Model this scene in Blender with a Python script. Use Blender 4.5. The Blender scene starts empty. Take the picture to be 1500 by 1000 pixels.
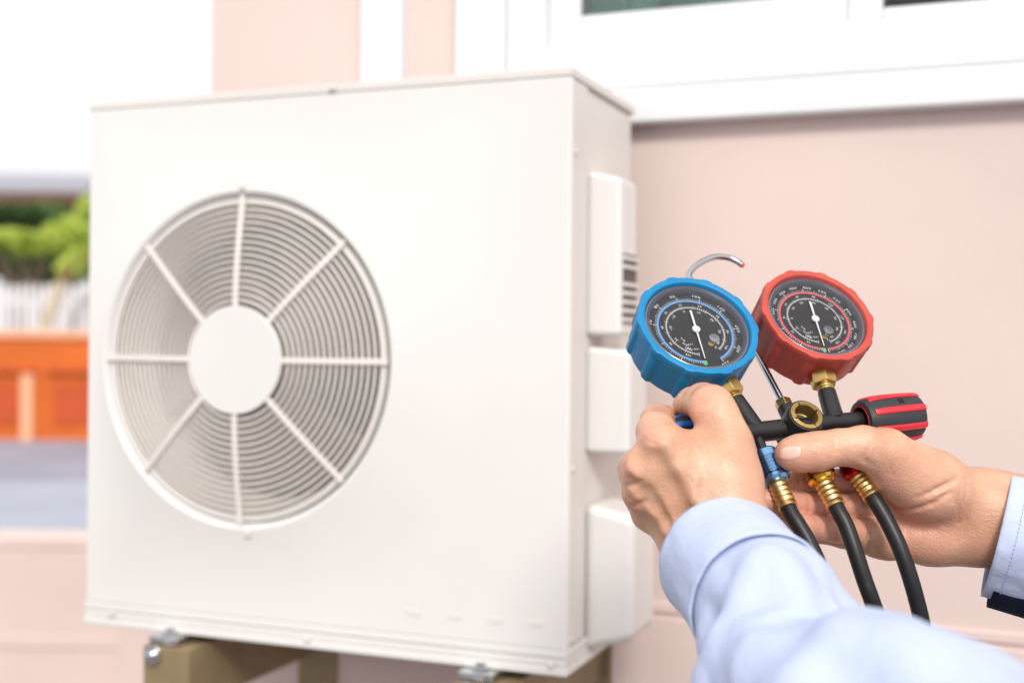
import bpy, bmesh, math, random
import numpy as np
from mathutils import Matrix, Vector
random.seed(4); np.random.seed(4)
sc = bpy.context.scene
PI = math.pi
R = math.radians

# ---------------------------------------------------------------- camera
F_PX, ROLL, HC = 1834.8, 0.009, 1.55          # focal length in photo pixels, camera roll, camera height
cam_r = Vector((math.cos(ROLL), 0, math.sin(ROLL)))
cam_u = Vector((-math.sin(ROLL), 0, math.cos(ROLL)))
cam_f = Vector((0, 1, 0))
CAM = Vector((0, 0, HC))
cd = bpy.data.cameras.new('camera')
cam = bpy.data.objects.new('camera', cd)
sc.collection.objects.link(cam)
m = Matrix.Identity(4)
for i in range(3):
    m[i][0], m[i][1], m[i][2], m[i][3] = cam_r[i], cam_u[i], -cam_f[i], CAM[i]
cam.matrix_world = m
cd.sensor_width = 36; cd.sensor_fit = 'HORIZONTAL'
cd.lens = F_PX / 1500 * 36
cd.clip_start = 0.02; cd.clip_end = 2000
cd.dof.use_dof = True
cd.dof.focus_distance = 0.775
cd.dof.aperture_fstop = 4.4
cd.dof.aperture_blades = 9
sc.camera = cam

# ---------------------------------------------------------------- sky, sun, exposure (bright overcast)
SUN = Vector((0.10, -0.80, 0.58)).normalized()
el = math.asin(SUN.z); az = math.atan2(SUN.x, SUN.y)
w = bpy.data.worlds.new('World'); sc.world = w; w.use_nodes = True
nt = w.node_tree
sky = nt.nodes.new('ShaderNodeTexSky'); sky.sky_type = 'NISHITA'; sky.sun_disc = False
sky.sun_elevation = el; sky.sun_rotation = az
sky.air_density = 1.0; sky.dust_density = 6.0; sky.ozone_density = 1.0; sky.altitude = 0
bg = nt.nodes['Background']
# even bright cloud cover over the sky, a little lighter towards the zenith
tcw = nt.nodes.new('ShaderNodeTexCoord'); sep = nt.nodes.new('ShaderNodeSeparateXYZ'); nt.links.new(tcw.outputs['Generated'], sep.inputs[0])
mr = nt.nodes.new('ShaderNodeMapRange'); nt.links.new(sep.outputs['Z'], mr.inputs['Value'])
mr.inputs['From Min'].default_value = 0; mr.inputs['From Max'].default_value = 1; mr.inputs['To Min'].default_value = 10.5; mr.inputs['To Max'].default_value = 15.0
cn = nt.nodes.new('ShaderNodeTexNoise'); cn.inputs['Scale'].default_value = 3; cn.inputs['Detail'].default_value = 5; nt.links.new(tcw.outputs['Generated'], cn.inputs['Vector'])
mr2 = nt.nodes.new('ShaderNodeMapRange'); nt.links.new(cn.outputs['Fac'], mr2.inputs['Value']); mr2.inputs['To Min'].default_value = .85; mr2.inputs['To Max'].default_value = 1.15
mu = nt.nodes.new('ShaderNodeMath'); mu.operation = 'MULTIPLY'; nt.links.new(mr.outputs[0], mu.inputs[0]); nt.links.new(mr2.outputs[0], mu.inputs[1])
cl = nt.nodes.new('ShaderNodeMix'); cl.data_type = 'RGBA'; cl.inputs['Factor'].default_value = .88
vm = nt.nodes.new('ShaderNodeVectorMath'); vm.operation = 'SCALE'; vm.inputs[0].default_value = (1.0, .99, 1.0); nt.links.new(mu.outputs[0], vm.inputs['Scale'])
nt.links.new(sky.outputs[0], cl.inputs['A']); nt.links.new(vm.outputs[0], cl.inputs['B'])
nt.links.new(cl.outputs['Result'], bg.inputs[0]); bg.inputs[1].default_value = 0.08
sd = bpy.data.lights.new('sun', 'SUN'); sd.energy = 2.0; sd.angle = R(14); sd.color = (1, .965, .92)
so = bpy.data.objects.new('sun', sd); sc.collection.objects.link(so)
so.rotation_euler = SUN.to_track_quat('Z', 'Y').to_euler()
so.location = (-2, -5, 8)
sc.view_settings.view_transform = 'Standard'
sc.view_settings.look = 'None'
sc.view_settings.gamma = 1
sc.view_settings.use_curve_mapping = False
sc.view_settings.exposure = 0.30
sc.render.engine = 'CYCLES'
sc.cycles.use_denoising = True
sc.cycles.max_bounces = 8
sc.cycles.transparent_max_bounces = 12

# ---------------------------------------------------------------- materials
def mat(name, col, rough=.5, metal=0, spec=.5, var=0, vscale=8, bump=0, bscale=60, bdist=.001, sss=0, coat=0, col2=None, detail=5):
    mt = bpy.data.materials.new(name); mt.use_nodes = True
    n = mt.node_tree.nodes; l = mt.node_tree.links
    p = n['Principled BSDF']
    p.inputs['Base Color'].default_value = (*col, 1)
    p.inputs['Roughness'].default_value = rough
    p.inputs['Metallic'].default_value = metal
    p.inputs['Specular IOR Level'].default_value = spec
    if coat: p.inputs['Coat Weight'].default_value = coat; p.inputs['Coat Roughness'].default_value = .1
    tc = n.new('ShaderNodeTexCoord')
    if var or col2:
        t = n.new('ShaderNodeTexNoise'); t.inputs['Scale'].default_value = vscale; t.inputs['Detail'].default_value = detail
        l.new(tc.outputs['Object'], t.inputs['Vector'])
        r = n.new('ShaderNodeValToRGB')
        c2 = col2 or tuple(c * (1 - var) for c in col)
        r.color_ramp.elements[0].color = (*c2, 1); r.color_ramp.elements[0].position = .35
        r.color_ramp.elements[1].color = (*(tuple(min(1, c * (1 + var * .4)) for c in col)), 1); r.color_ramp.elements[1].position = .68
        l.new(t.outputs['Fac'], r.inputs['Fac']); l.new(r.outputs['Color'], p.inputs['Base Color'])
    if bump:
        t = n.new('ShaderNodeTexNoise'); t.inputs['Scale'].default_value = bscale; t.inputs['Detail'].default_value = 4
        l.new(tc.outputs['Object'], t.inputs['Vector'])
        b = n.new('ShaderNodeBump'); b.inputs['Strength'].default_value = bump; b.inputs['Distance'].default_value = bdist
        l.new(t.outputs['Fac'], b.inputs['Height']); l.new(b.outputs['Normal'], p.inputs['Normal'])
    if sss:
        p.inputs['Subsurface Weight'].default_value = sss
        p.inputs['Subsurface Radius'].default_value = (1.0, .35, .2)
        p.inputs['Subsurface Scale'].default_value = .004
    return mt

def glass_mat(name, tint, ior=1.45, rough=.02):
    mt = bpy.data.materials.new(name); mt.use_nodes = True
    n = mt.node_tree.nodes; l = mt.node_tree.links
    n.remove(n['Principled BSDF']); out = n['Material Output']
    tr = n.new('ShaderNodeBsdfTransparent'); tr.inputs[0].default_value = (*tint, 1)
    gl = n.new('ShaderNodeBsdfGlossy'); gl.inputs['Roughness'].default_value = rough
    fr = n.new('ShaderNodeFresnel'); fr.inputs[0].default_value = ior
    mx = n.new('ShaderNodeMixShader')
    l.new(fr.outputs[0], mx.inputs[0]); l.new(tr.outputs[0], mx.inputs[1]); l.new(gl.outputs[0], mx.inputs[2])
    l.new(mx.outputs[0], out.inputs[0])
    return mt

M = {}
M['ac'] = mat('off_white_enamel', (.735, .72, .695), .42, var=.04, vscale=3, bump=.15, bscale=400, bdist=.0003)
M['ac_side'] = mat('warm_white_enamel', (.70, .67, .63), .45, var=.03, vscale=5)
M['wire'] = mat('cream_wire_coating', (.76, .715, .665), .4)
M['shroud'] = mat('cream_plastic', (.70, .645, .575), .5, var=.06, vscale=9)
M['blade'] = mat('grey_fan_plastic', (.125, .10, .082), .4, var=.15, vscale=14)
M['coil'] = mat('dark_coil', (.10, .09, .08), .6)
M['steel'] = mat('galvanised_steel', (.62, .63, .64), .28, 1, var=.2, vscale=60)
M['tan'] = mat('tan_painted_steel', (.27, .20, .11), .5, var=.2, vscale=18)
M['rubber'] = mat('black_rubber', (.02, .02, .022), .6)
M['pink'] = mat('pink_render', (.69, .56, .52), .85, var=.07, vscale=2.2, bump=.35, bscale=160, bdist=.001)
M['pink2'] = mat('pink_render_band', (.70, .58, .53), .85, var=.05, vscale=3)
M['white'] = mat('white_frame_paint', (.73, .735, .75), .35, var=.02, vscale=5)
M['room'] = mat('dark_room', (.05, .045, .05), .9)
M['leaf'] = mat('reflected_foliage_green', (.42, .84, .68), .35, col2=(.14, .52, .34), vscale=9)  # green of the window's foliage reflection, put into the added leaves
M['pane'] = glass_mat('window_glass', (.90, 1, .97), 1.9)
M['pane_clear'] = glass_mat('clear_window_glass', (.96, .98, .98))
M['skin'] = mat('skin', (.675, .41, .27), .38, spec=.5, sss=.10, col2=(.54, .29, .175), vscale=38, bump=.6, bscale=520, bdist=.0007)
M['nail'] = mat('fingernail', (.78, .52, .43), .25, spec=.5, sss=.2)
M['shirt'] = mat('pale_blue_cotton', (.50, .57, .765), .85, spec=.2, var=.06, vscale=14, bump=.55, bscale=34, bdist=.006)
M['stitch'] = mat('blue_thread', (.30, .38, .62), .8)
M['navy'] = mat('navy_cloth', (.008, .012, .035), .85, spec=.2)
M['blue'] = mat('blue_rubber', (.004, .215, .46), .45, spec=.35, col2=(.003, .185, .41), vscale=45, bump=.12, bscale=300, bdist=.0003)
M['red'] = mat('red_rubber', (.54, .085, .06), .5, spec=.3, col2=(.46, .065, .048), vscale=45, bump=.12, bscale=300, bdist=.0003)
M['dial'] = mat('dark_dial', (.014, .013, .014), .5)
M['print'] = mat('white_print', (.82, .82, .82), .5)
M['print_blue'] = mat('blue_print', (.12, .36, .80), .5)
M['print_red'] = mat('red_print', (.80, .09, .13), .5)
M['print_green'] = mat('green_print', (.10, .55, .22), .5)
M['needle'] = mat('white_needle', (.85, .85, .85), .35)
M['bezel'] = mat('clear_grey_bezel', (.17, .17, .21), .24, .5)
M['lens'] = glass_mat('gauge_lens', (.96, .96, .97))
M['black'] = mat('black_anodised', (.014, .014, .016), .36, .2, col2=(.022, .020, .020), vscale=70)
M['pad'] = mat('black_grip_plastic', (.028, .030, .034), .5, spec=.4, bump=.2, bscale=700, bdist=.0003)
M['redp'] = mat('red_plastic', (.62, .02, .035), .3)
M['bluep'] = mat('blue_plastic', (.02, .15, .62), .3)
M['brass'] = mat('brass', (.62, .43, .16), .32, 1, col2=(.48, .32, .11), vscale=120)
M['old_brass'] = mat('dull_brass', (.42, .28, .10), .5, .8, col2=(.30, .20, .07), vscale=160)
M['ferrule'] = mat('light_brass', (.80, .60, .28), .34, 1, col2=(.68, .47, .18), vscale=160)
M['gold'] = mat('gold_anodised', (.95, .58, .10), .2, 1)
M['blue_met'] = mat('blue_anodised', (.20, .40, .70), .22, 1)
M['red_met'] = mat('red_anodised', (.55, .01, .02), .25, 1)
M['chrome'] = mat('chrome', (.46, .46, .48), .14, 1)
M['hose'] = mat('black_hose_rubber', (.011, .011, .012), .42, spec=.45, bump=.1, bscale=500, bdist=.0003)
M['concrete'] = mat('pale_concrete', (.37, .395, .46), .9, var=.1, vscale=.8)
M['asphalt'] = mat('worn_asphalt', (.30, .29, .35), .9, var=.2, vscale=.8)
M['paving'] = mat('dark_paving', (.15, .12, .11), .9, var=.1, vscale=3)  # unseen near ground, colour kept dark to cut light bounced onto the gauges
M['orange'] = mat('orange_paint', (.60, .125, .010), .7, var=.12, vscale=2)
M['orange2'] = mat('rust_orange_paint', (.50, .075, .012), .7, var=.12, vscale=2)
M['peach'] = mat('peach_paint', (.80, .42, .24), .7)
M['foliage'] = mat('leaf_green', (.14, .26, .04), .6, col2=(.06, .13, .03), vscale=1.1)
M['foliage2'] = mat('leaf_yellow_green', (.52, .62, .10), .6, col2=(.36, .48, .07), vscale=1.4)
M['straw'] = mat('dry_leaf', (.55, .40, .14), .7)
M['bark'] = mat('bark', (.12, .085, .06), .9)
M['roof'] = mat('grey_roof_sheet', (.30, .30, .34), .6)
M['brown'] = mat('brown_timber', (.13, .065, .04), .7)

# ---------------------------------------------------------------- mesh helpers
KS = 1.0                                       # metres per drawing unit of the piece being built
class MB:
    def __init__(s, off=(0, 0, 0)):
        s.v, s.f, s.mi = [], [], []; s.off = Vector(off); s.cur = 0; s.k = KS
    def vert(s, p):
        s.v.append(Vector(p) + s.off); return len(s.v) - 1
    def face(s, idx): s.f.append(tuple(idx)); s.mi.append(s.cur)
    def box(s, a, b):
        x0, y0, z0 = a; x1, y1, z1 = b
        i = [s.vert(p) for p in ((x0,y0,z0),(x1,y0,z0),(x1,y1,z0),(x0,y1,z0),(x0,y0,z1),(x1,y0,z1),(x1,y1,z1),(x0,y1,z1))]
        for q in ((3,2,1,0),(4,5,6,7),(0,1,5,4),(1,2,6,5),(2,3,7,6),(3,0,4,7)): s.face([i[k] for k in q])
    def hull_box(s, c, axes, half):          # oriented box
        c = Vector(c); ax = [Vector(a) for a in axes]; i = []
        for sz in (-1, 1):
            for sx, sy in ((-1,-1),(1,-1),(1,1),(-1,1)):
                i.append(s.vert(c + ax[0]*half[0]*sx + ax[1]*half[1]*sy + ax[2]*half[2]*sz))
        for q in ((3,2,1,0),(4,5,6,7),(0,1,5,4),(1,2,6,5),(2,3,7,6),(3,0,4,7)): s.face([i[k] for k in q])
    def rings(s, rings, close=True, cap0=False, cap1=False):
        ids = [[s.vert(p) for p in r] for r in rings]
        n = len(ids[0])
        for a, b in zip(ids[:-1], ids[1:]):
            for k in range(n if close else n - 1):
                k2 = (k + 1) % n
                s.face((a[k], a[k2], b[k2], b[k]))
        if cap0: s.face(ids[0][::-1])
        if cap1: s.face(ids[-1])
        return ids
    def lathe(s, c, axis, prof, n=48, ref=None, rfun=None, cap0=False, cap1=False):
        c = Vector(c); z = Vector(axis).normalized()
        x = Vector(ref) if ref else z.orthogonal()
        x = (x - z * x.dot(z)).normalized(); y = z.cross(x)
        rs = []
        for j, (r, h) in enumerate(prof):
            ring = []
            for k in range(n):
                t = 2 * PI * k / n
                rr = rfun(r, h, t, j) if rfun else r
                ring.append(c + z * h + (x * math.cos(t) + y * math.sin(t)) * rr)
            rs.append(ring)
        return s.rings(rs, True, cap0, cap1)
    def tube(s, pts, rad, n=16, cap=True):
        pts = [Vector(p) for p in pts]
        rad = rad if isinstance(rad, (list, tuple)) else [rad] * len(pts)
        ref = None; rs = []
        for i, p in enumerate(pts):
            t = (pts[min(i+1, len(pts)-1)] - pts[max(i-1, 0)]).normalized()
            if ref is None: ref = t.orthogonal().normalized()
            ref = (ref - t * ref.dot(t)).normalized()
            b = t.cross(ref)
            rs.append([p + (ref*math.cos(2*PI*k/n) + b*math.sin(2*PI*k/n)) * rad[i] for k in range(n)])
        s.rings(rs, True, cap, cap)
    def mesh(s, name, mats, sharp=35):
        me = bpy.data.meshes.new(name)
        me.from_pydata([tuple(p*s.k) for p in s.v], [], s.f)
        for mm in (mats if isinstance(mats, (list, tuple)) else [mats]): me.materials.append(mm)
        me.polygons.foreach_set('material_index', s.mi)
        me.polygons.foreach_set('use_smooth', [True] * len(s.f))
        me.update()
        bm = bmesh.new(); bm.from_mesh(me); bmesh.ops.recalc_face_normals(bm, faces=bm.faces); bm.to_mesh(me); bm.free()
        if sharp: me.set_sharp_from_angle(angle=R(sharp))
        return me
    def build(s, name, mats, parent=None, bevel=0, sharp=35, frame=None):
        me = s.mesh(name, mats, sharp)
        o = bpy.data.objects.new(name, me); sc.collection.objects.link(o)
        if parent: o.parent = parent
        elif frame is not None: o.matrix_world = frame
        if bevel:
            b = o.modifiers.new('bevel', 'BEVEL'); b.width = bevel*s.k; b.segments = 3; b.limit_method = 'ANGLE'; b.angle_limit = R(40)
            b.harden_normals = True
        return o

def tag(o, label=None, cat=None, group=None, kind=None):
    if label: o['label'] = label
    if cat: o['category'] = cat
    if group: o['group'] = group
    if kind: o['kind'] = kind
    return o
def thing(name, label, cat, frame, group=None):
    o = bpy.data.objects.new(name, None); sc.collection.objects.link(o)
    o.matrix_world = frame; o.empty_display_size = .1
    return tag(o, label, cat, group)
def inst(o, name, parent, mw=None):
    c = o.copy(); sc.collection.objects.link(c); c.name = name; c.parent = parent
    if mw is not None: c.matrix_local = mw
    return c
def spline(pts, n=12):
    P = [np.array(p, float) for p in pts]; out = []
    P = [2*P[0]-P[1]] + P + [2*P[-1]-P[-2]]
    for i in range(1, len(P)-2):
        for k in range(n):
            t = k / n; a, b, c, d = P[i-1], P[i], P[i+1], P[i+2]
            out.append(.5*((2*b)+(c-a)*t+(2*a-5*b+4*c-d)*t*t+(3*b-a-3*c+d)*t**3))
    out.append(P[-2]); return [tuple(p) for p in out]

# a photo pixel and a distance -> a point of the place
def W3(px, py, z): return CAM + cam_r*((px-750)/F_PX*z) + cam_u*(-(py-500)/F_PX*z) + cam_f*z
def ray(px, py): return cam_r*((px-750)/F_PX) + cam_u*(-(py-500)/F_PX) + cam_f

# house frame: u along the wall (right), v into the wall, h up; origin = front top right corner of the outdoor unit
YAW = .3762
AX = Vector((math.cos(YAW), -math.sin(YAW), 0)); NB = Vector((math.sin(YAW), math.cos(YAW), 0)); UP = Vector((0, 0, 1))
HK = .72                                       # drawing unit of the house and outdoor unit, in metres
ORG = Vector((.075, 1.6407, .3613))            # from the camera, in drawing units
UW, UH, UD = .784, .80, .302
WALLV = UD + .085
def frame_at(u, v, h):
    mm = Matrix.Rotation(-YAW, 4, 'Z'); mm.translation = CAM + (ORG + AX*u + NB*v + UP*h)*HK
    return mm
def hit(px, py, v):                          # photo pixel on the plane at depth v of the house frame -> (u, h)
    d = ray(px, py); t = (ORG + NB*v).dot(NB) / d.dot(NB)
    p = d*t - ORG
    return p.dot(AX), p.z
GROUND_H = -HC/HK - ORG.z

# ================================================================ SETTING
g = MB(); g.box((-300, -300, -.5), (300, 600, 0)); tag(g.build('ground', M['concrete']), kind='structure')
g = MB(); g.box((-60, 13.6, .002), (60, 18.4, .006)); tag(g.build('road', M['asphalt']), kind='structure')
g = MB(); g.box((-6, -4, .002), (6, 4.3, .008)); tag(g.build('paving', M['paving']), kind='structure')

# ---- house
KS = HK
u_corner = hit(311, 60, WALLV)[0]
u_corner2 = 3.4
off = (-1.2, -WALLV, -GROUND_H)
house = thing('house', 'pink rendered house wall with white framed window behind the outdoor unit', 'house', frame_at(1.2, WALLV, GROUND_H))
v0 = WALLV
sill_u0, sill_h0 = hit(930, 181, v0 - .034)
wl_u = hit(663, 50, v0 - .03)[0]             # left edge of the white surround
gl_u0, gl_h = hit(842, 31, v0 + .05)         # glass corner
op_u0 = gl_u0 - .055; op_h0 = gl_h - .09
op_u1 = op_u0 + 1.9; op_h1 = op_h0 + 1.05
top_h = 1.75
wb = MB(off)
wb.box((u_corner, v0, GROUND_H), (op_u0, v0 + .16, top_h))
wb.box((op_u1, v0, GROUND_H), (u_corner2, v0 + .16, top_h))
wb.box((op_u0, v0, GROUND_H), (op_u1, v0 + .16, op_h0))
wb.box((op_u0, v0, op_h1), (op_u1, v0 + .16, top_h))
wb.build('wall', M['pink'], house)
# return walls and roof slab, so that the house has depth
wb = MB(off)
wb.box((u_corner, v0 + .16, GROUND_H), (u_corner + .16, v0 + 4, top_h)); wb.box((u_corner2 - .16, v0 + .16, GROUND_H), (u_corner2, v0 + 4, top_h))
wb.box((u_corner + .16, v0 + 3.84, GROUND_H), (u_corner2 - .16, v0 + 4, top_h))
wb.build('side_wall', M['pink'], house)
wb = MB(off); wb.box((u_corner - .02, v0 - .02, top_h), (u_corner2 + .02, v0 + 4.02, top_h + .12)); wb.build('roof', M['white'], house)
# shallow band and groove near the foot of the wall
bu, bh = hit(1400, 925, v0)
wb = MB(off); wb.box((u_corner + .002, v0 - .012, GROUND_H), (u_corner2 - .002, v0 + .002, bh - .016)); wb.box((u_corner + .002, v0 - .006, bh - .010), (u_corner2 - .002, v0 + .002, bh + .006))
wb.build('plinth', M['pink'], house, bevel=.003)
# white vertical trim left of the window
a0 = hit(527, 50, v0 - .03)[0]; a1 = hit(586, 50, v0 - .03)[0]
wb = MB(off); wb.box((a0, v0 - .03, -.12), (a1, v0 + .002, top_h - .002)); wb.build('trim_board', M['white'], house, bevel=.004)
wb = MB(off); wb.box((a0 - .012, v0 - .04, -.16), (a1 + .012, v0 + .002, -.123)); wb.build('trim_base', M['white'], house, bevel=.004)
# window
win = MB(off)
s1 = hit(737, 50, v0 - .03)[0]; s2 = hit(799, 50, v0 - .012)[0]
win.box((wl_u, v0 - .024, sill_h0 + .085), (s1, v0 + .003, op_h1 + .1))
win.box((op_u1 + .002, v0 - .024, sill_h0 + .085), (op_u1 + .10, v0 + .003, op_h1 + .1))
win.box((s1 + .001, v0 - .024, op_h1 + .002), (op_u1 + .001, v0 + .003, op_h1 + .1))
window = win.build('window', M['white'], house, bevel=.005)
fr = MB(off)
fr.box((s1 + .002, v0 - .02, sill_h0 + .083), (s2, v0 + .004, op_h1))
fr.box((op_u0 + .001, v0 + .01, op_h0 + .002), (op_u0 + .045, v0 + .09, op_h1 - .002))
fr.box((op_u1 - .045, v0 + .01, op_h0 + .002), (op_u1 - .001, v0 + .09, op_h1 - .002))
fr.box((op_u0 + .046, v0 + .01, op_h1 - .045), (op_u1 - .046, v0 + .09, op_h1 - .002))
fr.box((op_u0 + .046, v0 + .012, op_h0 + .002), (op_u1 - .046, v0 + .09, op_h0 + .038))
fr.build('frame', M['white'], window, bevel=.003)
sl = MB(off)
sl.box((wl_u - .03, v0 - .034, sill_h0), (op_u1 + .15, v0 + .002, sill_h0 + .055))
sl.box((wl_u - .02, v0 - .028, sill_h0 + .0555), (op_u1 + .14, v0 + .002, sill_h0 + .082))
sl.build('sill', M['white'], window, bevel=.006)
sk = MB(off); sk.box((op_u0 + .001, v0 - .012, sill_h0 + .0825), (op_u1 - .001, v0 + .009, op_h0 + .03)); sk.build('track', M['white'], window, bevel=.003)
mu0, _ = hit(1241, 15, v0 + .05); mu1, _ = hit(1294, 10, v0 + .05)
def sash(ua, ub, va, rail, gm='pane'):
    b = MB(off); ha, hb = op_h0 + .039, op_h1 - .046
    b.box((ua, va, ha), (ua + .03, va + .03, hb)); b.box((ub - .03, va, ha), (ub, va + .03, hb))
    b.box((ua + .031, va, ha), (ub - .031, va + .03, ha + rail)); b.box((ua + .031, va, hb - .04), (ub - .031, va + .03, hb))
    o = b.build('sash', M['white'], window, bevel=.003)
    p = MB(off); p.box((ua + .031, va + .012, ha + rail + .001), (ub - .031, va + .017, hb - .041)); p.build('pane', M[gm], window)
sash(gl_u0 - .012, mu0 + .034, v0 + .022, max(.01, gl_h - op_h0 - .039))
sash(mu1 - .032, op_u1 - .047, v0 + .055, .03, 'pane_clear')
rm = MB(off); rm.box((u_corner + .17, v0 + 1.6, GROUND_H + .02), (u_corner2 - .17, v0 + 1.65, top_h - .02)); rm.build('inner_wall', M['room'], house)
# leaves added inside the left pane, standing in for foliage reflected in it
plant_f = frame_at(gl_u0 + .20, v0 + .30, gl_h - .30)
plant = thing('reflection_plant', 'green leaves added behind the left window pane in place of reflected foliage', 'plant', plant_f)
b = MB(); b.lathe((0, 0, -.25), (0, 0, 1), [(.06, 0), (.09, .2), (.095, .22), (.08, .22), (.07, .19)], 24, cap0=True, cap1=True); b.build('pot', M['white'], plant)
rnd = random.Random(3)
lf = MB()
Ln = []
for k in range(7): Ln.append((k / 6, .055 * math.sin(PI * min(1, (k / 6) ** .8 * .97 + .03))))
for t, wd in Ln:
    for sgn in (-1, 0, 1): lf.vert((sgn * wd, -.02 * abs(sgn), t * .36))
for k in range(6):
    for j in range(2): lf.face((3*k+j, 3*k+j+1, 3*k+4+j, 3*k+3+j))
leaf_me = lf.mesh('leaf', M['leaf'])
for k in range(46):
    o = bpy.data.objects.new('leaf', leaf_me); sc.collection.objects.link(o); o.parent = plant
    x = rnd.uniform(-.30, .20)
    o.location = (x*HK, rnd.uniform(-.17, .05)*HK, rnd.uniform(-.05, .32)*HK); o.rotation_euler = (rnd.uniform(-.5, .3), rnd.uniform(-.7, .7), rnd.uniform(-.8, .8))
b = MB()
for k in range(9): b.tube(spline([(0, 0, -.03), (rnd.uniform(-.2, .2), 0, .1), (rnd.uniform(-.28, .18), rnd.uniform(-.1, .1), .35)], 4), .006, 6)
b.build('stem', M['leaf'], plant)
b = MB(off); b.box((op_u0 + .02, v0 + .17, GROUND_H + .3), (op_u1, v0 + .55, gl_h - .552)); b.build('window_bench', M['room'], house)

# ---- low pink garden wall at the left
KS = 1.0
gw = thing('garden_wall', 'low pink garden wall with pale coping at the lower left', 'wall', Matrix.Translation((-2.2, 4.2, 0)))
zt = W3(60, 786, 4.2).z
b = MB(); b.box((-2.6, 0, .0), (1.9, .16, zt - .04)); b.build('wall', M['pink'], gw)
b = MB(); b.box((-2.605, -.004, zt - .0395), (1.905, .164, zt)); b.build('coping', M['pink'], gw, bevel=.006)
px0 = W3(172, 950, 4.1).x + 2.2
b = MB(); b.box((px0, -.09, 0), (px0 + .34, -.001, zt - .045)); b.build('pilaster', M['pink'], gw, bevel=.006)
b = MB(); hb = W3(60, 935, 4.2).z; b.box((-2.6, -.006, hb - .03), (px0 - .002, -.001, hb + .01)); b.build('band', M['pink2'], gw, bevel=.004)

# ---- orange boundary wall across the road
Y = 18.9
ow = thing('boundary_wall', 'bright orange boundary wall across the road, left of the outdoor unit', 'wall', Matrix.Translation((-7, Y, 0)))
def X(px, y=Y): return W3(px, 500, y).x + 7
def Zp(py, y=Y): return W3(60, py, y).z
b = MB(); b.box((-6, 0, 0), (5, .25, Zp(494))); b.build('wall', M['orange'], ow)
b = MB(); b.box((-6.05, -.06, Zp(494) + .001), (5.05, .31, Zp(484))); b.build('coping', M['peach'], ow)
for k in range(5):
    x0 = X(-420 + 125 * k) ; x1 = X(-340 + 125 * k)
    b = MB(); b.box((x0, -.03, Zp(622)), (x1, -.002, Zp(562))); b.build('panel', M['orange2'], ow)
    b = MB(); b.box((x1 + .005, -.12, 0), (x1 + .17, -.002, Zp(548))); b.build('pillar', M['peach'], ow)
    b = MB(); b.box((x0 - .1, -.10, Zp(546)), (x1 + .2, -.002, Zp(540))); b.build('ledge', M['orange2'], ow)
# ---- white picket fence behind it
Y2 = 21.5
pf = thing('picket_fence', 'white picket fence behind the orange wall', 'fence', Matrix.Translation((-8, Y2, 0)))
zt2 = W3(60, 416, Y2).z
me = None
for k in range(60):
    if me is None:
        b = MB(); b.box((-.045, -.015, .1), (.045, .015, zt2 - .06)); i0 = len(b.v)
        b.rings([[(-.045, -.015, zt2 - .0595), (.045, -.015, zt2 - .0595), (.045, .015, zt2 - .0595), (-.045, .015, zt2 - .0595)], [(-.004, -.015, zt2), (.004, -.015, zt2), (.004, .015, zt2), (-.004, .015, zt2)]], True, True, True)
        o = b.build('picket', M['white'], pf); me = o.data
    else:
        o = bpy.data.objects.new('picket', me); sc.collection.objects.link(o); o.parent = pf
    o.location = (-4.2 + k * .135, 0, 0)
b = MB(); b.box((-4.3, .016, .4), (4, .05, .5)); b.box((-4.3, .016, zt2 - .35), (4, .05, zt2 - .25)); b.build('rail', M['white'], pf)
# ---- open shelter with a grey roof
Y3 = 24.5
sh = thing('shelter', 'open garden shelter with grey roof sheet and brown fascia', 'shelter', Matrix.Translation((-9.5, Y3, 0)))
zr0, zr1 = W3(60, 292, Y3).z, W3(60, 268, Y3).z
xr = W3(122, 280, Y3).x + 9.5
b = MB(); b.rings([[(-4, 0, zr0 + .1), (xr, 0, zr0 + .1), (xr + .1, 3.4, zr1 + .5), (-4, 3.4, zr1 + .5)], [(-4, 0, zr0 + .22), (xr, 0, zr0 + .22), (xr + .1, 3.4, zr1 + .62), (-4, 3.4, zr1 + .62)]], True, True, True); b.build('roof', M['roof'], sh)
b = MB(); b.box((-4, -.03, zr0 - .06), (xr + .02, -.001, zr0 + .13)); b.build('fascia', M['brown'], sh)
for x in (-3.4, xr - .3):
    b = MB(); b.box((x - .08, .2, 0), (x + .08, .36, zr0 + .14)); b.build('post', M['brown'], sh)

# ---- trees and shrubs beyond the fence
def crown(mb, c, rad, n, size, rs, flat=1):
    c = Vector(c)
    blobs = [(c + Vector((rs.gauss(0, rad[0]*.45), rs.gauss(0, rad[1]*.45), rs.gauss(0, rad[2]*.4))), rs.uniform(.3, .55)) for _ in range(14)]
    for k in range(n):
        bc, br = rs.choice(blobs)
        d = Vector((rs.gauss(0, 1), rs.gauss(0, 1), rs.gauss(0, 1))).normalized() * (rs.random() ** .4)
        p = bc + Vector((d.x*rad[0]*br, d.y*rad[1]*br, d.z*rad[2]*br))
        a = Vector((rs.gauss(0, 1), rs.gauss(0, 1), rs.gauss(0, .6))).normalized(); q = a.orthogonal().normalized()
        s_ = size * rs.uniform(.6, 1.4)
        i = [mb.vert(p - a*s_), mb.vert(p - q*s_*.45 + Vector((0, 0, .02))), mb.vert(p + a*s_), mb.vert(p + q*s_*.45)]
        mb.face(i)
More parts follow.
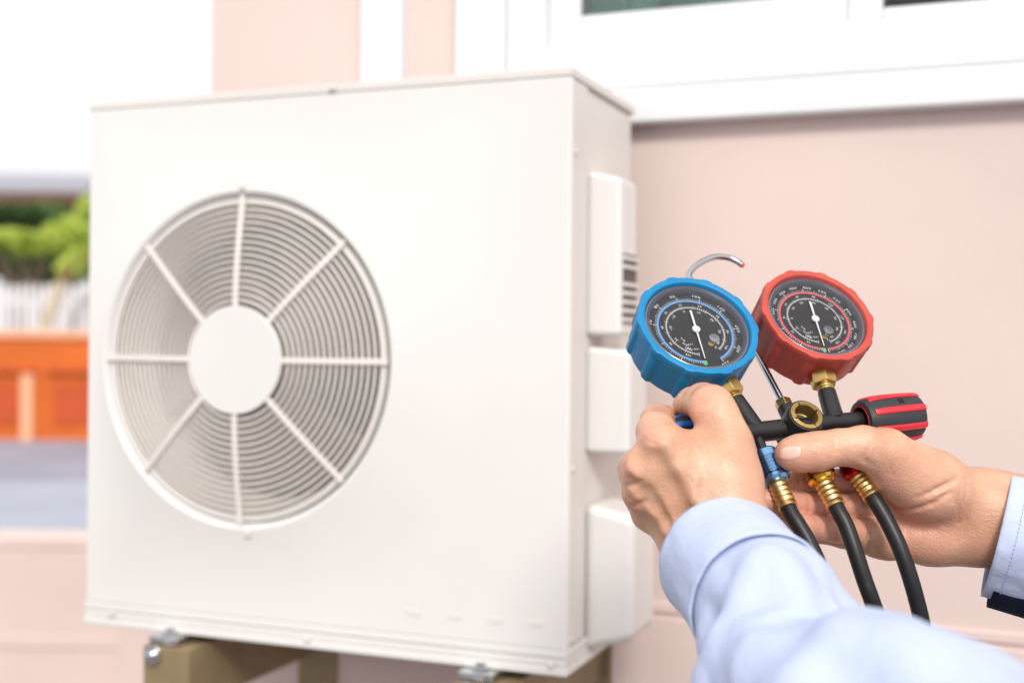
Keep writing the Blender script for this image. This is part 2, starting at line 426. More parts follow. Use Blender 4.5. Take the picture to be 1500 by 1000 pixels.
def tree(px, py, y, rad, n, size, mt, label, cat, seed, name='garden_tree'):
    y *= 1.14; rad = tuple(q*1.14 for q in rad); rs = random.Random(seed); c = W3(px, py, y)
    t = thing(name, label, cat, Matrix.Translation((c.x, c.y, 0)))
    b = MB()
    b.tube(spline([(0, 0, -.1), (.05, 0, c.z*.5), (-.03, .05, c.z)], 6), [.13 - .08*i/12 for i in range(13)], 10)
    for k in range(6):
        a = rs.uniform(0, 2*PI); b.tube(spline([(0, 0, c.z*.55), (math.cos(a)*rad[0]*.4, math.sin(a)*rad[1]*.4, c.z), (math.cos(a)*rad[0]*.75, math.sin(a)*rad[1]*.75, c.z + rad[2]*.4)], 4), [.05 - .004*i for i in range(9)], 6)
    b.build('trunk', M['bark'], t)
    b = MB(); crown(b, (0, 0, c.z), rad, n, size, rs); b.build('crown', mt, t, sharp=0)
tree(-40, 340, 25, (1.6, 1.2, .62), 5000, .12, M['foliage'], 'dark green tree at the left edge beyond the picket fence', 'tree', 5)
tree(60, 338, 27, (1.6, 1.2, .62), 5000, .12, M['foliage'], 'dark green tree under the roof line of the shelter', 'tree', 6)
tree(150, 345, 28, (1.6, 1.3, .7), 5000, .12, M['foliage'], 'green tree half hidden by the outdoor unit', 'tree', 7)
tree(20, 388, 20.4, (1.6, .35, .26), 5000, .08, M['foliage'], 'low dark hedge bush just above the picket fence', 'bush', 8, 'hedge_bush')
tree(35, 356, 19.6, (1.3, .35, .22), 6000, .08, M['foliage2'], 'bright yellow green bush in front of the dark trees', 'bush', 9, 'garden_bush')
tree(106, 356, 19.4, (.36, .3, .50), 4200, .08, M['foliage2'], 'tall narrow yellow green shrub beside the outdoor unit', 'shrub', 10, 'garden_shrub')
# drooping palm-like plant
c = W3(138, 372, 20.6)
pp = thing('palm_plant', 'drooping palm with yellowing fronds in front of the picket fence', 'palm', Matrix.Translation((c.x, c.y, 0)))
b = MB(); b.tube([(0, 0, 0), (.02, 0, c.z*.6), (0, 0, c.z)], [.07, .06, .04], 10); b.build('trunk', M['straw'], pp)
rs = random.Random(2)
for k in range(11):
    a = 2*PI*k/11 + rs.uniform(-.2, .2); L = rs.uniform(.5, .75); dr = rs.uniform(.1, .5)
    if k in (5, 6): a = PI + (k-5.5)*.5; L = .80; dr = 1.15
    path = spline([(0, 0, c.z), (math.cos(a)*L*.5, math.sin(a)*L*.5, c.z + .12 - dr*.2), (math.cos(a)*L, math.sin(a)*L, c.z - dr)], 9)
    b = MB(); b.tube(path, .012, 5)
    for i, p in enumerate(path[3:]):
        for sg in (-1, 1):
            side = Vector((-math.sin(a), math.cos(a), 0))*sg; P = Vector(p); l_ = .2*(1 - i/len(path)*.6)
            i0 = [b.vert(P), b.vert(P + side*l_*.5 + Vector((math.cos(a), math.sin(a), 0))*.04), b.vert(P + side*l_ + Vector((0, 0, -.12))), b.vert(P + side*l_*.5 - Vector((math.cos(a), math.sin(a), 0))*.03)]
            b.face(i0)
    b.build('frond', M['straw'] if k in (5, 6) else M['foliage2'], pp, sharp=0)

# ================================================================ OUTDOOR UNIT
KS = HK
aoff = (UW/2, -UD/2, UH)
ac = thing('air_conditioner', 'off-white outdoor air conditioner unit with round fan grille on wall brackets', 'air conditioner', frame_at(-UW/2, UD/2, -UH))
FU, FH, FR = -.505, -.3916, .2475
ptop, pbot = -.013, -.765
def square_pt(t):                             # point on the panel outline in the direction t
    c, s_ = math.cos(t), math.sin(t); k = 1e9
    if c > 1e-9: k = min(k, (0 - FU)/c)
    if c < -1e-9: k = min(k, (-UW - FU)/c)
    if s_ > 1e-9: k = min(k, (ptop - FH)/s_)
    if s_ < -1e-9: k = min(k, (pbot - FH)/s_)
    return FU + c*k, FH + s_*k
angs = sorted(set([2*PI*k/144 for k in range(144)] + [math.atan2(y - FH, x - FU) % (2*PI) for x in (0, -UW) for y in (ptop, pbot)]))
b = MB(aoff)
def circ(r, v): return [(FU + r*math.cos(t), v, FH + r*math.sin(t)) for t in angs]
outl = [square_pt(t) for t in angs]
b.rings([[(x, .012, y) for x, y in outl], [(x, .004, y) for x, y in outl], [(x - .004*(1 if x > -.01 else (-1 if x < -UW+.01 else 0)), 0, y) for x, y in outl], circ(FR + .004, 0), circ(FR + .001, -.0012), circ(FR - .002, -.0010), circ(FR - .005, .0015), circ(FR - .009, .008), circ(FR - .012, .02)])
b.build('front_panel', M['ac'], ac)
b = MB(aoff); b.box((-.028, .0125, pbot), (-.0005, .075, ptop)); b.build('corner_panel', M['ac_side'], ac, bevel=.004)
b = MB(aoff); b.box((-.02, .0765, pbot), (-.005, UD - .004, ptop)); b.build('side_panel', M['ac_side'], ac, bevel=.003)
b = MB(aoff); b.box((-UW + .0005, .0125, pbot), (-UW + .02, UD - .004, ptop)); b.build('side_panel', M['ac_side'], ac, bevel=.003)
b = MB(aoff); b.box((-UW + .0205, UD - .02, pbot), (-.0205, UD - .005, ptop)); b.build('rear_coil', M['coil'], ac)
b = MB(aoff); b.box((-UW - .0006, -.0006, ptop + .0008), (.0006, UD, 0)); b.build('top_cover', M['ac_side'], ac, bevel=.0016)
b = MB(aoff); b.box((-UW - .0008, -.0008, pbot - .012), (.0008, UD, pbot - .001)); b.box((-UW + .0005, .0008, -UH + .012), (-.0005, UD - .002, pbot - .0125)); b.box((-UW - .001, -.0018, -UH), (.001, UD, -UH + .0115)); b.build('base_pan', M['ac'], ac, bevel=.002)
# shroud, fan
b = MB(aoff); b.lathe((FU, 0, FH), (0, 1, 0), [(FR - .0125, .008), (FR - .016, .03), (FR - .03, .06), (FR - .036, .085), (FR - .036, .12), (FR - .03, .135), (FR - .02, .137)], 96); b.build('shroud', M['shroud'], ac)
fan = MB(aoff); fan.lathe((FU, 0, FH), (0, -1, 0), [(.05, -.13), (.065, -.12), (.068, -.07), (.06, -.06), (.0, -.058)], 40)
fan.build('fan_hub', M['blade'], ac)
for k in range(3):
    b = MB(aoff); rows = []
    for i in range(10):
        r = .06 + (FR - .045 - .06)*i/9; row = []
        for j in range(12):
            t = 2*PI*k/3 + .5 + (j/11 - .5)*(1.75 - .25*i/9) + .25*i/9
            dv = .115 - .045*(j/11) - .006*math.sin(PI*j/11)
            row.append((FU + r*math.cos(t), dv, FH + r*math.sin(t)))
        rows.append(row)
    b.rings(rows, close=False)
    o = b.build('fan_blade', M['blade'], ac); s_ = o.modifiers.new('thick', 'SOLIDIFY'); s_.thickness = .003*KS
b = MB(aoff); b.lathe((FU, 0, FH), (0, 1, 0), [(.05, .135), (.05, .22), (0, .22)], 32); b.box((FU - .03, .2205, FH - .3), (FU + .03, .235, FH + .35)); b.build('fan_motor', M['coil'], ac)
b = MB(aoff); b.box((-.215, .02, pbot), (-.205, UD - .025, ptop)); b.build('bulkhead', M['shroud'], ac)
# grille
rings_n = 16; WR = .0023
def dome(r): return -.016*math.cos(PI/2*max(0, min(1, (r - .07)/(.2285 - .07))))     # the grille bulges a little towards the viewer
for k in range(rings_n):
    r = .0865 + (.2285 - .0865)*k/(rings_n - 1)
    b = MB(aoff); rs_ = []
    for i in range(96):
        t = 2*PI*i/96
        rs_.append([(FU + (r + WR*math.cos(q))*math.cos(t), .004 + dome(r) + WR*math.sin(q), FH + (r + WR*math.cos(q))*math.sin(t)) for q in [2*PI*j/8 for j in range(8)]])
    rs_.append(rs_[0]); b.rings(rs_); b.build('grille_ring', M['wire'], ac, sharp=0)
b = MB(aoff); b.lathe((FU, -.016, FH), (0, -1, 0), [(.078, -.006), (.079, 0), (.0785, .0025), (.0775, .0035)], 72, cap1=True); b.build('grille_cap', M['ac'], ac, sharp=25)
b = MB(aoff); b.lathe((FU, 0, FH), (0, 1, 0), [(.2312, .0085), (.2312, .0035), (.2316, .003), (.2350, .003), (.2354, .0035), (.2354, .0085)], 96); b.build('grille_rim', M['ac'], ac)
spoke = None
for k in range(8):
    if spoke is None:
        b = MB(); rr_ = [.076 + (FR - .008 - .076)*i/10 for i in range(11)]
        b.rings([[(r, dome(r) - .0018, -.0044), (r, dome(r) - .0018, .0044), (r, dome(r) + .0012, .0044), (r, dome(r) + .0012, -.0044)] for r in rr_], True, True, True); spoke = b.build('grille_spoke', M['wire'], ac, bevel=.0012)
        o = spoke
    else: o = inst(spoke, 'grille_spoke', ac)
    o.matrix_local = Matrix.Translation((Vector((FU, 0, FH)) + Vector(aoff))*HK) @ Matrix.Rotation(2*PI*k/8, 4, 'Y')
# grille clips at top and bottom, screws
for (u, h) in ((FU + .001, FH + FR + .006), (FU + .015, FH - FR - .004)):
    b = MB(aoff); b.box((u - .005, -.005, h - .005), (u + .005, .001, h + .005)); b.build('grille_clip', M['shroud'] if h < FH else M['wire'], ac, bevel=.0015)
scr = None
def screw(p, d):
    b = MB(aoff); b.lathe(p, d, [(.0045, -.001), (.0045, .001), (.003, .002), (0, .0022)], 16); return b.build('screw', M['ac_side'], ac)
for px, py in ((165, 898), (452, 935), (808, 972)): u, h = hit(px, py, 0); screw((u, -.004, h), (0, -1, 0))
u, h = hit(489, 126, 0); screw((u, -.005, -.006), (0, -1, 0))
for h in (-.11, -.53, -.755): screw((0.0, .02, h), (1, 0, 0))
for px in (606, 667, 726, 786):
    u, h = hit(px, 897 + (px-606)*.09, 0); b = MB(aoff); b.box((u - .011, -.0007, h - .004), (u + .011, .002, h + .004)); b.build('embossed_slot', M['ac_side'], ac, bevel=.0006)
# service and valve covers on the right side
def cover(y0, y1, v_a, v_b, du, drop0, drop1, bev=.008):
    _, ht = hit(866, y0, v_a); _, hb_ = hit(866, y1, v_a)
    q = [(-.006, hb_), (du*.8, hb_ + drop1*.75), (du, hb_ + drop1), (du, ht - drop0), (du*.8, ht - drop0*.8), (-.006, ht)]
    b = MB(aoff); b.rings([[(u, v_a, h) for u, h in q], [(u, v_b, h) for u, h in q]], True, True, True)
    return b.build('valve_cover', M['ac'], ac, bevel=bev), ht, hb_
c1, t1, b1 = cover(249, 492, .085, .165, .044, .012, .0)
cover(507, 664, .085, .175, .058, .006, .0)
cover(737, 955, .085, .200, .066, .016, .022, bev=.014)
# louvres on the first cover; a dark plate stands for the shaded recess
_, vt = hit(925, 372, .12); _, vb = hit(925, 474, .12)
b = MB(aoff); b.box((.0442, .094, vb), (.0447, .160, vt)); b.build('vent_shade_plate', M['coil'], ac)
for k in range(8):
    hh = vb + (vt - vb)*(k + .5)/8
    if k == 5: continue
    b = MB(aoff); b.box((.0448, .093, hh - .0032), (.0485, .161, hh + .0022)); b.build('slat', M['ac_side'], ac)
# feet and brackets
BU = [hit(243, 985, -.034)[0], hit(705, 1010, -.034)[0]]
for u in BU:
    for v in (.02, UD - .045):
        b = MB(aoff); b.box((u - .038, v - .045 if v < .1 else v - .02, -UH - .012), (u + .012, v + .045, -UH - .0005)); b.build('foot', M['steel'], ac, bevel=.002)
for i, u in enumerate(BU):
    lab = ('tan steel wall bracket carrying the left end of the outdoor unit', 'tan steel wall bracket carrying the right end of the outdoor unit')[i]
    br = thing('wall_bracket', lab, 'bracket', frame_at(u, UD/2, -UH - .013), 'brackets under the outdoor unit')
    o_ = (-u, -UD/2, UH + .013); hw = .040
    z0 = -UH - .0135
    b = MB(o_); b.box((u - hw, -.03, z0 - .004), (u + hw - .004, WALLV - .02, z0)); b.box((u + hw - .0038, -.03, z0 - .085), (u + hw, WALLV - .02, z0)); b.box((u - hw, -.034, z0 - .085), (u + hw - .0002, -.0302, z0)); b.build('arm', M['tan'], br, bevel=.001)
    b = MB(o_); b.box((u - hw*.5, WALLV - .019, z0 - .42), (u + hw + .015, WALLV - .001 - .012, z0 + .05)); b.build('wall_plate', M['tan'], br, bevel=.001)
    b = MB(o_); b.hull_box((u, WALLV*.5 + .02, z0 - .23), ((1, 0, 0), Vector((0, .72, -.69)).normalized(), Vector((0, .69, .72)).normalized()), (.012, .20, .003)); b.build('brace', M['tan'], br)
    b = MB(o_); b.lathe((u - .012, -.008, z0 + .0135), (0, 0, 1), [(.012, 0), (.012, .004), (.007, .0042), (.007, .009), (0, .010)], 6); b.build('bolt', M['steel'], br)
    b = MB(o_); b.lathe((u - .022, -.0345, z0 - .012), (0, -1, 0), [(.014, 0), (.014, .006), (.007, .0062), (.007, .012), (0, .013)], 12); b.build('bolt', M['steel'], br)

KS = 1.0
# ================================================================ MANIFOLD GAUGE SET
N_C = Vector((.19, .626, -.753)).normalized()         # face normal in camera axes (right, up, away)
def C2W(v): return cam_r*v[0] + cam_u*v[1] + cam_f*v[2]
Nw = C2W(N_C)
r1 = ray(1096, 634); r2 = ray(1268, 615); z1 = .765
z2 = z1*r1.dot(Nw)/r2.dot(Nw)
Aw = (r2*z2 - r1*z1).normalized(); Sw = Nw.cross(Aw).normalized()
rm_ = ray(1176, 625); tm = z1*r1.dot(Nw)/rm_.dot(Nw)
MO = CAM + rm_*tm
MF = Matrix.Identity(4)
for i in range(3): MF[i][0], MF[i][1], MF[i][2], MF[i][3] = Aw[i], Sw[i], Nw[i], MO[i]
MFi = MF.inverted()
def L(px, py, wv=0):                                   # photo pixel on the plane w of the manifold -> local point
    d = ray(px, py); t = (MO + Nw*wv - CAM).dot(Nw)/d.dot(Nw)
    return MFi @ (CAM + d*t)
def LZ(px, py, z): return MFi @ W3(px, py, z)
mg = thing('manifold_gauge_set', 'refrigerant manifold with blue and red gauges and three black hoses held in both hands', 'pressure gauge', MF)

# digits as flat outlines
glyph = {}
def get_glyph(ch):
    if ch not in glyph:
        cu = bpy.data.curves.new('t', 'FONT'); cu.body = ch; cu.align_x = 'CENTER'; cu.align_y = 'CENTER'; cu.size = 1; cu.resolution_u = 2; cu.offset = .006
        o = bpy.data.objects.new('t', cu); sc.collection.objects.link(o)
        bpy.context.view_layer.update()
        me = o.evaluated_get(bpy.context.evaluated_depsgraph_get()).to_mesh()
        glyph[ch] = ([tuple(v.co) for v in me.vertices], [tuple(p.vertices) for p in me.polygons])
        bpy.data.objects.remove(o); bpy.data.curves.remove(cu)
    return glyph[ch]
def text(mb, s_, c, right, up, size, lift):
    v, f = get_glyph(s_); c = Vector(c); i0 = len(mb.v)
    for p in v: mb.vert(c + right*p[0]*size + up*p[1]*size + lift)
    for q in f: mb.face([i0 + k for k in q])

def gauge(px, py, Rb, kind, depth, nums, needle_px, gap_px, inner_nums):
    w0 = .018
    C = L(px, py, w0)
    rub = M['blue'] if kind == 'blue' else M['red']
    ribs = 10; ph = .28
    def rf(r, h, t, j):
        if j < 5: return r
        q = (t*ribs/(2*PI) + ph) % 1; d = min(q, 1 - q)*2*PI/ribs*Rb
        prom = .0011 if h > -.007 else .0019
        x_ = max(0, min(1, (.0046 - d)/.0026))
        return r + prom*x_*x_*(3 - 2*x_)
    ri = Rb*.872
    prof = [(ri - .001, -.0085), (ri, -.006), (ri + .0003, -.0016), (ri + .0008, -.0005), (ri + .0018, 0), (Rb - .0012, 0), (Rb - .0003, -.0004), (Rb, -.0014), (Rb, -.0052), (Rb - .0006, -.0062), (Rb - .0012, -.0075), (Rb - .0016, -depth + .002), (Rb - .0024, -depth + .0006), (Rb - .0045, -depth), (Rb*.3, -depth - .0005)]
    b = MB(); b.lathe(C, (0, 0, 1), prof, 200, ref=(1, 0, 0), rfun=rf, cap1=True)
    hs = b.build('gauge_housing', rub, mg, sharp=32); hs['label'] = f'{kind} rubber gauge housing'
    D = C + Vector((0, 0, -.0072))
    b = MB(); b.lathe(D, (0, 0, 1), [(ri - .0004, -.001), (ri - .0004, 0), (0, 0)], 72); b.build('dial', M['dial'], hs)
    b = MB(); b.lathe(C, (0, 0, 1), [(ri - .0002, -.0028), (ri - .0012, -.0026), (ri - .0022, -.0036), (ri - .0027, -.0034), (ri - .0036, -.0046), (ri - .0040, -.0069)], 96); b.build('bezel', M['bezel'], hs)
    b = MB(); b.lathe(C + Vector((0, 0, -.0030)), (0, 0, 1), [(ri - .0013, 0), (ri*.6, .0005), (0, .0008)], 72); b.build('lens', M['lens'], hs)
    # angles run clockwise from the needle's zero
    def ang(q): p = L(q[0], q[1], w0 - .0072) - D; return math.atan2(-p.x, -p.y) % (2*PI)   # clockwise from straight down
    t0 = ang(needle_px); t1 = ang(gap_px); 
    if t1 > PI*1.2: span = (t1 - t0) % (2*PI)
    else: span = (t1 - t0) % (2*PI)
    if span < PI: span += 0
    pos = lambda t, r, z=.00015: D + Vector((-math.sin(t)*r, -math.cos(t)*r, z))
    k_ = Rb/.0394
    rr = .0247*k_
    P = MB(); rg = MB(); grn = MB()
    n = 150
    sp_ring = span
    rg.rings([[pos(t0 + sp_ring*i/n, rr - .00065, .0002), pos(t0 + sp_ring*i/n, rr + .00065, .0002)] for i in range(n + 1)], close=False)
    rg.build('dial_ring', M['print_blue'] if kind == 'blue' else M['print_red'], hs, sharp=0)
    def tick(mb, t, ra, rb, wd):
        a = Vector((-math.sin(t), -math.cos(t), 0)); q = Vector((a.y, -a.x, 0))*wd*.5; z = Vector((0, 0, .0003))
        i = [mb.vert(D + a*ra - q + z), mb.vert(D + a*ra + q + z), mb.vert(D + a*rb + q + z), mb.vert(D + a*rb - q + z)]; mb.face(i)
    nt_ = 100
    for i in range(nt_ + 1):
        mj = i % 10 == 0; md = i % 5 == 0
        tick(P, t0 + span*i/nt_, rr + .0006, rr + (.0032 if mj else .0026 if md else .0020)*k_, .00044 if mj else .00028)
    ri2 = .0192*k_
    for i in range(73):
        t = t0 + .12 + (span - .35)*i/72; mj = i % 6 == 0
        tick(P, t, ri2 - (.0013 if mj else .0007)*k_, ri2 + (.0014 if mj else .0009)*k_, .00036)
        if i < 72:
            t2 = t + (span - .35)/72
            P.face([P.vert(pos(t, ri2 - .00016)), P.vert(pos(t2, ri2 - .00016)), P.vert(pos(t2, ri2 + .00016)), P.vert(pos(t, ri2 + .00016))])
    def word(s_, t, r, size, tang=True):
        c = pos(t, r); out = Vector((-math.sin(t), -math.cos(t), 0)); upv = out; rt = Vector((upv.y, -upv.x, 0))
        if not tang: upv = Vector((0, 1, 0)); rt = Vector((1, 0, 0))
        for j, ch in enumerate(s_):
            text(P, ch, c + rt*(j - (len(s_) - 1)/2)*size*.6, rt, upv, size, Vector((0, 0, .0001)))
    for s_, q in nums: word(s_, ang(q), rr + .0050*k_, .0036*k_)
    for j, s_ in enumerate(inner_nums):
        t = t0 + .45 + (span - .9)*j/(len(inner_nums) - 1)
        word(s_, t, ri2 - .0030*k_, .0024*k_)
        word(str(int(abs(int(s_))*1.8 + 32)), t, ri2 + .0027*k_, .0022*k_)
    word('psi', t0 + .5, .0125*k_, .0024*k_, False); word('bar', t0 + .18, .0150*k_, .0022*k_, False)
    word('C', t1 - .30, .0135*k_, .0030*k_, False); word('F', t1 - .18, .0172*k_, .0028*k_, False)
    for j, s_ in enumerate(('R12', 'R22', 'R502')): word(s_, t0 + .95 - j*.22, (.0125 + j*.0022)*k_, .0020*k_)
    P.build('dial_print', M['print'], hs, sharp=0)
    for i in range(5): tick(grn, t0 - .05 + .02*i, rr - .0006, rr + .0026*k_, .0005)
    grn.build('zero_mark', M['print_green'], hs, sharp=0)
    # needle, hub, stop pins
    a = Vector((-math.sin(t0), -math.cos(t0), 0)); q = Vector((a.y, -a.x, 0))
    b = MB(); z = D.z
    for (ra, wa, rb_, wb_) in ((-.0155*k_, .00075, .0, .0006), (.0, .0006, .0235*k_, .00028)):
        rings = []
        for (r_, w_) in ((ra, wa), (rb_, wb_)):
            c = Vector((D.x, D.y, 0)) + a*r_
            rings.append([c + q*w_ + Vector((0, 0, z + .0016)), c + q*w_ + Vector((0, 0, z + .0020)), c - q*w_ + Vector((0, 0, z + .0020)), c - q*w_ + Vector((0, 0, z + .0016))])
        b.rings(rings, True, True, True)
    b.build('needle', M['needle'], hs)
    b = MB(); b.lathe(Vector((D.x, D.y, z + .0014)), (0, 0, 1), [(.0027, 0), (.0027, .0009), (.0022, .0013), (.0012, .0013), (.0010, .0010), (0, .0010)], 28); b.build('needle_hub', M['needle'], hs)
    c = L(*( (1046, 496) if kind == 'blue' else (1213, 484)), w0 - .0072)
    b = MB(); b.lathe(Vector((c.x, c.y, z + .0002)), (0, 0, 1), [(.0036, 0), (.0034, .0007), (.0, .0008)], 24); b.build('calibration_plug', M['steel'], hs)
    c2 = L(*((1041, 504) if kind == 'blue' else (1208, 494)), w0 - .0072)
    b = MB(); b.lathe(Vector((c2.x, c2.y, z + .0002)), (0, 0, 1), [(.0021, 0), (.0020, .0006), (.0012, .0007), (.001, .0004), (0, .0004)], 20); b.build('calibration_screw', M['brass'], hs)
    return C, hs

nb = [('70', (951, 472)), ('80', (960, 448)), ('90', (985, 436)), ('100', (1019, 439)), ('120', (1052, 455)), ('200', (1073, 482)), ('250', (1076, 509)), ('350', (1060, 529))]
Cb, hb_ = gauge(1023.5, 474, .0394, 'blue', .031, nb, (1032, 529), (1052, 521), ['-40', '-30', '-20', '-10', '0', '10', '20', '30', '40'])
nr = [('250', (1132, 456)), ('300', (1134, 441)), ('350', (1146, 430)), ('400', (1162, 424)), ('450', (1182, 424)), ('500', (1203, 431)), ('550', (1223, 442)), ('600', (1239, 458)), ('650', (1248, 475)), ('700', (1251, 492)), ('750', (1246, 506)), ('800', (1233, 515))]
Cr, hr_ = gauge(1199, 459, .0380, 'red', .031, nr, (1207, 513), (1214, 514), ['-20', '-10', '0', '10', '20', '30', '40', '50', '60', '70'])

# necks: hex nut, thread, black tube
def neck(nut_px, top_px, bot_px, lab):
    a, c, d = L(*nut_px), L(*top_px), L(*bot_px)
    ax = (d - c).normalized()
    b = MB(); b.lathe(a - ax*.0075, ax, [(.0078, -.006), (.0086, .0), (.0086, .0105), (.0077, .0118), (.0052, .0120)], 6, cap0=True, cap1=True)
    b.lathe(a, ax, [(.0052, .002), (.0052, .0045)] + [(.0048 + .0006*(k % 2), .0045 + .0011*k) for k in range(9)], 20)
    b.build('brass_nut', M['brass'], mg, bevel=.0005)
    b = MB(); b.lathe(c, ax, [(.0, -.0005), (.0052, -.0005), (.0058, .0003), (.0060, .010), (.0062, (d - c).length)], 32); b.build('neck_tube', M['black'], mg)
neck((1069, 573), (1077, 586), (1108, 631), 'blue'); neck((1206, 557), (1211, 574), (1223, 616), 'red')
# bar
def cyl(name, p, q, r, mt, n=32, bevel=.0006, parent=None):
    p, q = Vector(p), Vector(q); ln = (q - p).length; b = MB()
    b.lathe(p, q - p, [(0, 0), (r - bevel, 0), (r, bevel), (r, ln - bevel), (r - bevel, ln), (0, ln)], n)
    return b.build(name, mt, parent or mg)
pl, pr = L(1096, 634), L(1268, 615)
axb = (pr - pl).normalized()
cyl('valve_bar', pl - axb*.014, L(1146, 628.5), .0064, M['black'])
cyl('valve_bar', L(1140, 629), L(1215, 619), .0056, M['black'])
cyl('valve_bar', L(1205, 620), pr + axb*.012, .0056, M['black'])
# sight glass
sgc = L(1176, 625); fr_ = L(1181, 608, .012)
b = MB(); b.lathe(Vector((fr_.x, fr_.y, 0)), (0, 0, 1), [(0, -.013), (.0105, -.013), (.0117, -.012), (.0119, .0105), (.0112, .012), (.0104, .0122), (.0102, .009)], 56); b.build('sight_glass_body', M['black'], mg)
def notch(r, h, t, j): 
    q = (t*4/(2*PI) + .35) % 1
    return r + (.0016 if (j in (2, 3, 4) and min(q, 1 - q) < .045) else 0)
b = MB(); b.lathe(Vector((fr_.x, fr_.y, 0)), (0, 0, 1), [(.0101, .006), (.0101, .0128), (.0078, .0132), (.0073, .0126), (.0070, .004), (.0062, .0035), (.0060, .002)], 96, rfun=notch); b.build('sight_glass_ring', M['old_brass'], mg)
b = MB(); b.lathe(Vector((fr_.x, fr_.y, .0)), (0, 0, 1), [(.0066, .0028), (.0, .0030)], 32); b.build('sight_glass_pane', M['bezel'], mg)
# body below the sight glass down to the middle port
cyl('centre_block', L(1170, 628), L(1182, 668), .0075, M['black'])
# hook
nutp = L(1148, 592, -.004)
b = MB(); dirv = (L(1107, 515, -.014) - L(1148, 592, -.004)).normalized()
b.lathe(nutp - dirv*.004, dirv, [(.0050, 0), (.0055, .0006), (.0055, .006), (.0048, .0068), (.0024, .0070)], 6, cap0=True); b.build('hook_nut', M['brass'], mg, bevel=.0004)
cyl('hook_socket', L(1160, 616, -.002), nutp - dirv*.003, .0054, M['black'])
hp = [L(1148, 592, -.004), L(1128, 554, -.008), L(1107, 515, -.0145), L(1083, 470, -.018), L(1052, 432, -.020), L(1026, 419, -.020), L(1010, 408, -.020), L(1013, 396, -.020), L(1028, 384, -.020), L(1048, 376.5, -.020), L(1066, 377.5, -.020), L(1078, 382, -.020), L(1087, 388, -.020)]
b = MB(); b.tube(spline(hp, 8), .0022, 14); b.build('hook', M['chrome'], mg)
tipd = (hp[-1] - hp[-2]).normalized()
b = MB(); b.lathe(hp[-1], tipd, [(0, -.001), (.00195, -.001), (.00195, .0012), (.0012, .0016), (0, .0016)], 14); b.build('hook_tip', M['redp'], mg)

# knobs
def knob(c0, axis, length, r, stripe, lab):
    axis = axis.normalized()
    x = Vector((0, 0, 1)); x = (x - axis*x.dot(axis)).normalized(); y = axis.cross(x)
    prf = [(r*.62, .010), (r*.62, .0015), (r*.70, 0), (r*.84, .0006), (r*.92, .004), (r*.985, length*.3), (r, length*.55), (r*.97, length*.86), (r*.90, length*.95), (r*.7, length*.995), (0, length)]
    b = MB(); b.lathe(c0, axis, prf, 64); kn = b.build('knob', M['pad'], mg); kn['label'] = lab
    b = MB(); b.lathe(c0, axis, [(r*.62, .002), (r*.635, -.0003), (r*.655, -.0002), (r*.655, .001)], 48); b.build('collar', stripe, kn)
    ns = 8
    for k in range(ns):
        t = 2*PI*(k + .27)/ns; d = x*math.cos(t) + y*math.sin(t); q = axis.cross(d)
        b = MB(); rings = []
        for (rr_, h) in [(r*.90, .0035), (r*.935, .0055), (r*.99, length*.3), (r*1.005, length*.55), (r*.98, length*.86), (r*.925, length*.945)]:
            hw = .0021*(rr_/r); c = c0 + axis*h
            rings.append([c + d*(rr_ - .002) - q*hw, c + d*(rr_ + .0004) - q*hw, c + d*(rr_ + .0010) - q*hw*.6, c + d*(rr_ + .0010) + q*hw*.6, c + d*(rr_ + .0004) + q*hw, c + d*(rr_ - .002) + q*hw])
        b.rings(rings, True, True, True); b.build('stripe', stripe, kn, sharp=30)
    return kn, x, y
kr, kx, ky = knob(L(1260, 617.5), axb, .042, .0152, M['redp'], 'black valve knob with red stripes')
kb, _, _ = knob(L(1062, 640), -axb, .040, .0152, M['bluep'], 'black valve knob with blue stripes')
# raised H on the upper pad of the red knob
best = max((Vector((kx*math.cos(t) + ky*math.sin(t))).dot(MFi.to_3x3() @ C2W((-.1, .55, -.83))), t) for t in [2*PI*(k + .77)/8 for k in range(8)])
tH = best[1]; dH = kx*math.cos(tH) + ky*math.sin(tH); qH = axb.cross(dH)
upH = qH if qH.dot(Vector((0, 1, 0))) > 0 else -qH
hc_ = L(1260, 617.5) + axb*.024 + dH*(.0152*1.0 + .0002)
b = MB(); 
for (dx, dy, hx, hy) in ((-.0012, 0, .0003, .0019), (.0012, 0, .0003, .0019), (0, 0, .0011, .0003)): b.hull_box(hc_ + axb*dx + upH*dy, (axb, upH, dH), (hx, hy, .0004))
b.build('letter', M['black'], kr)

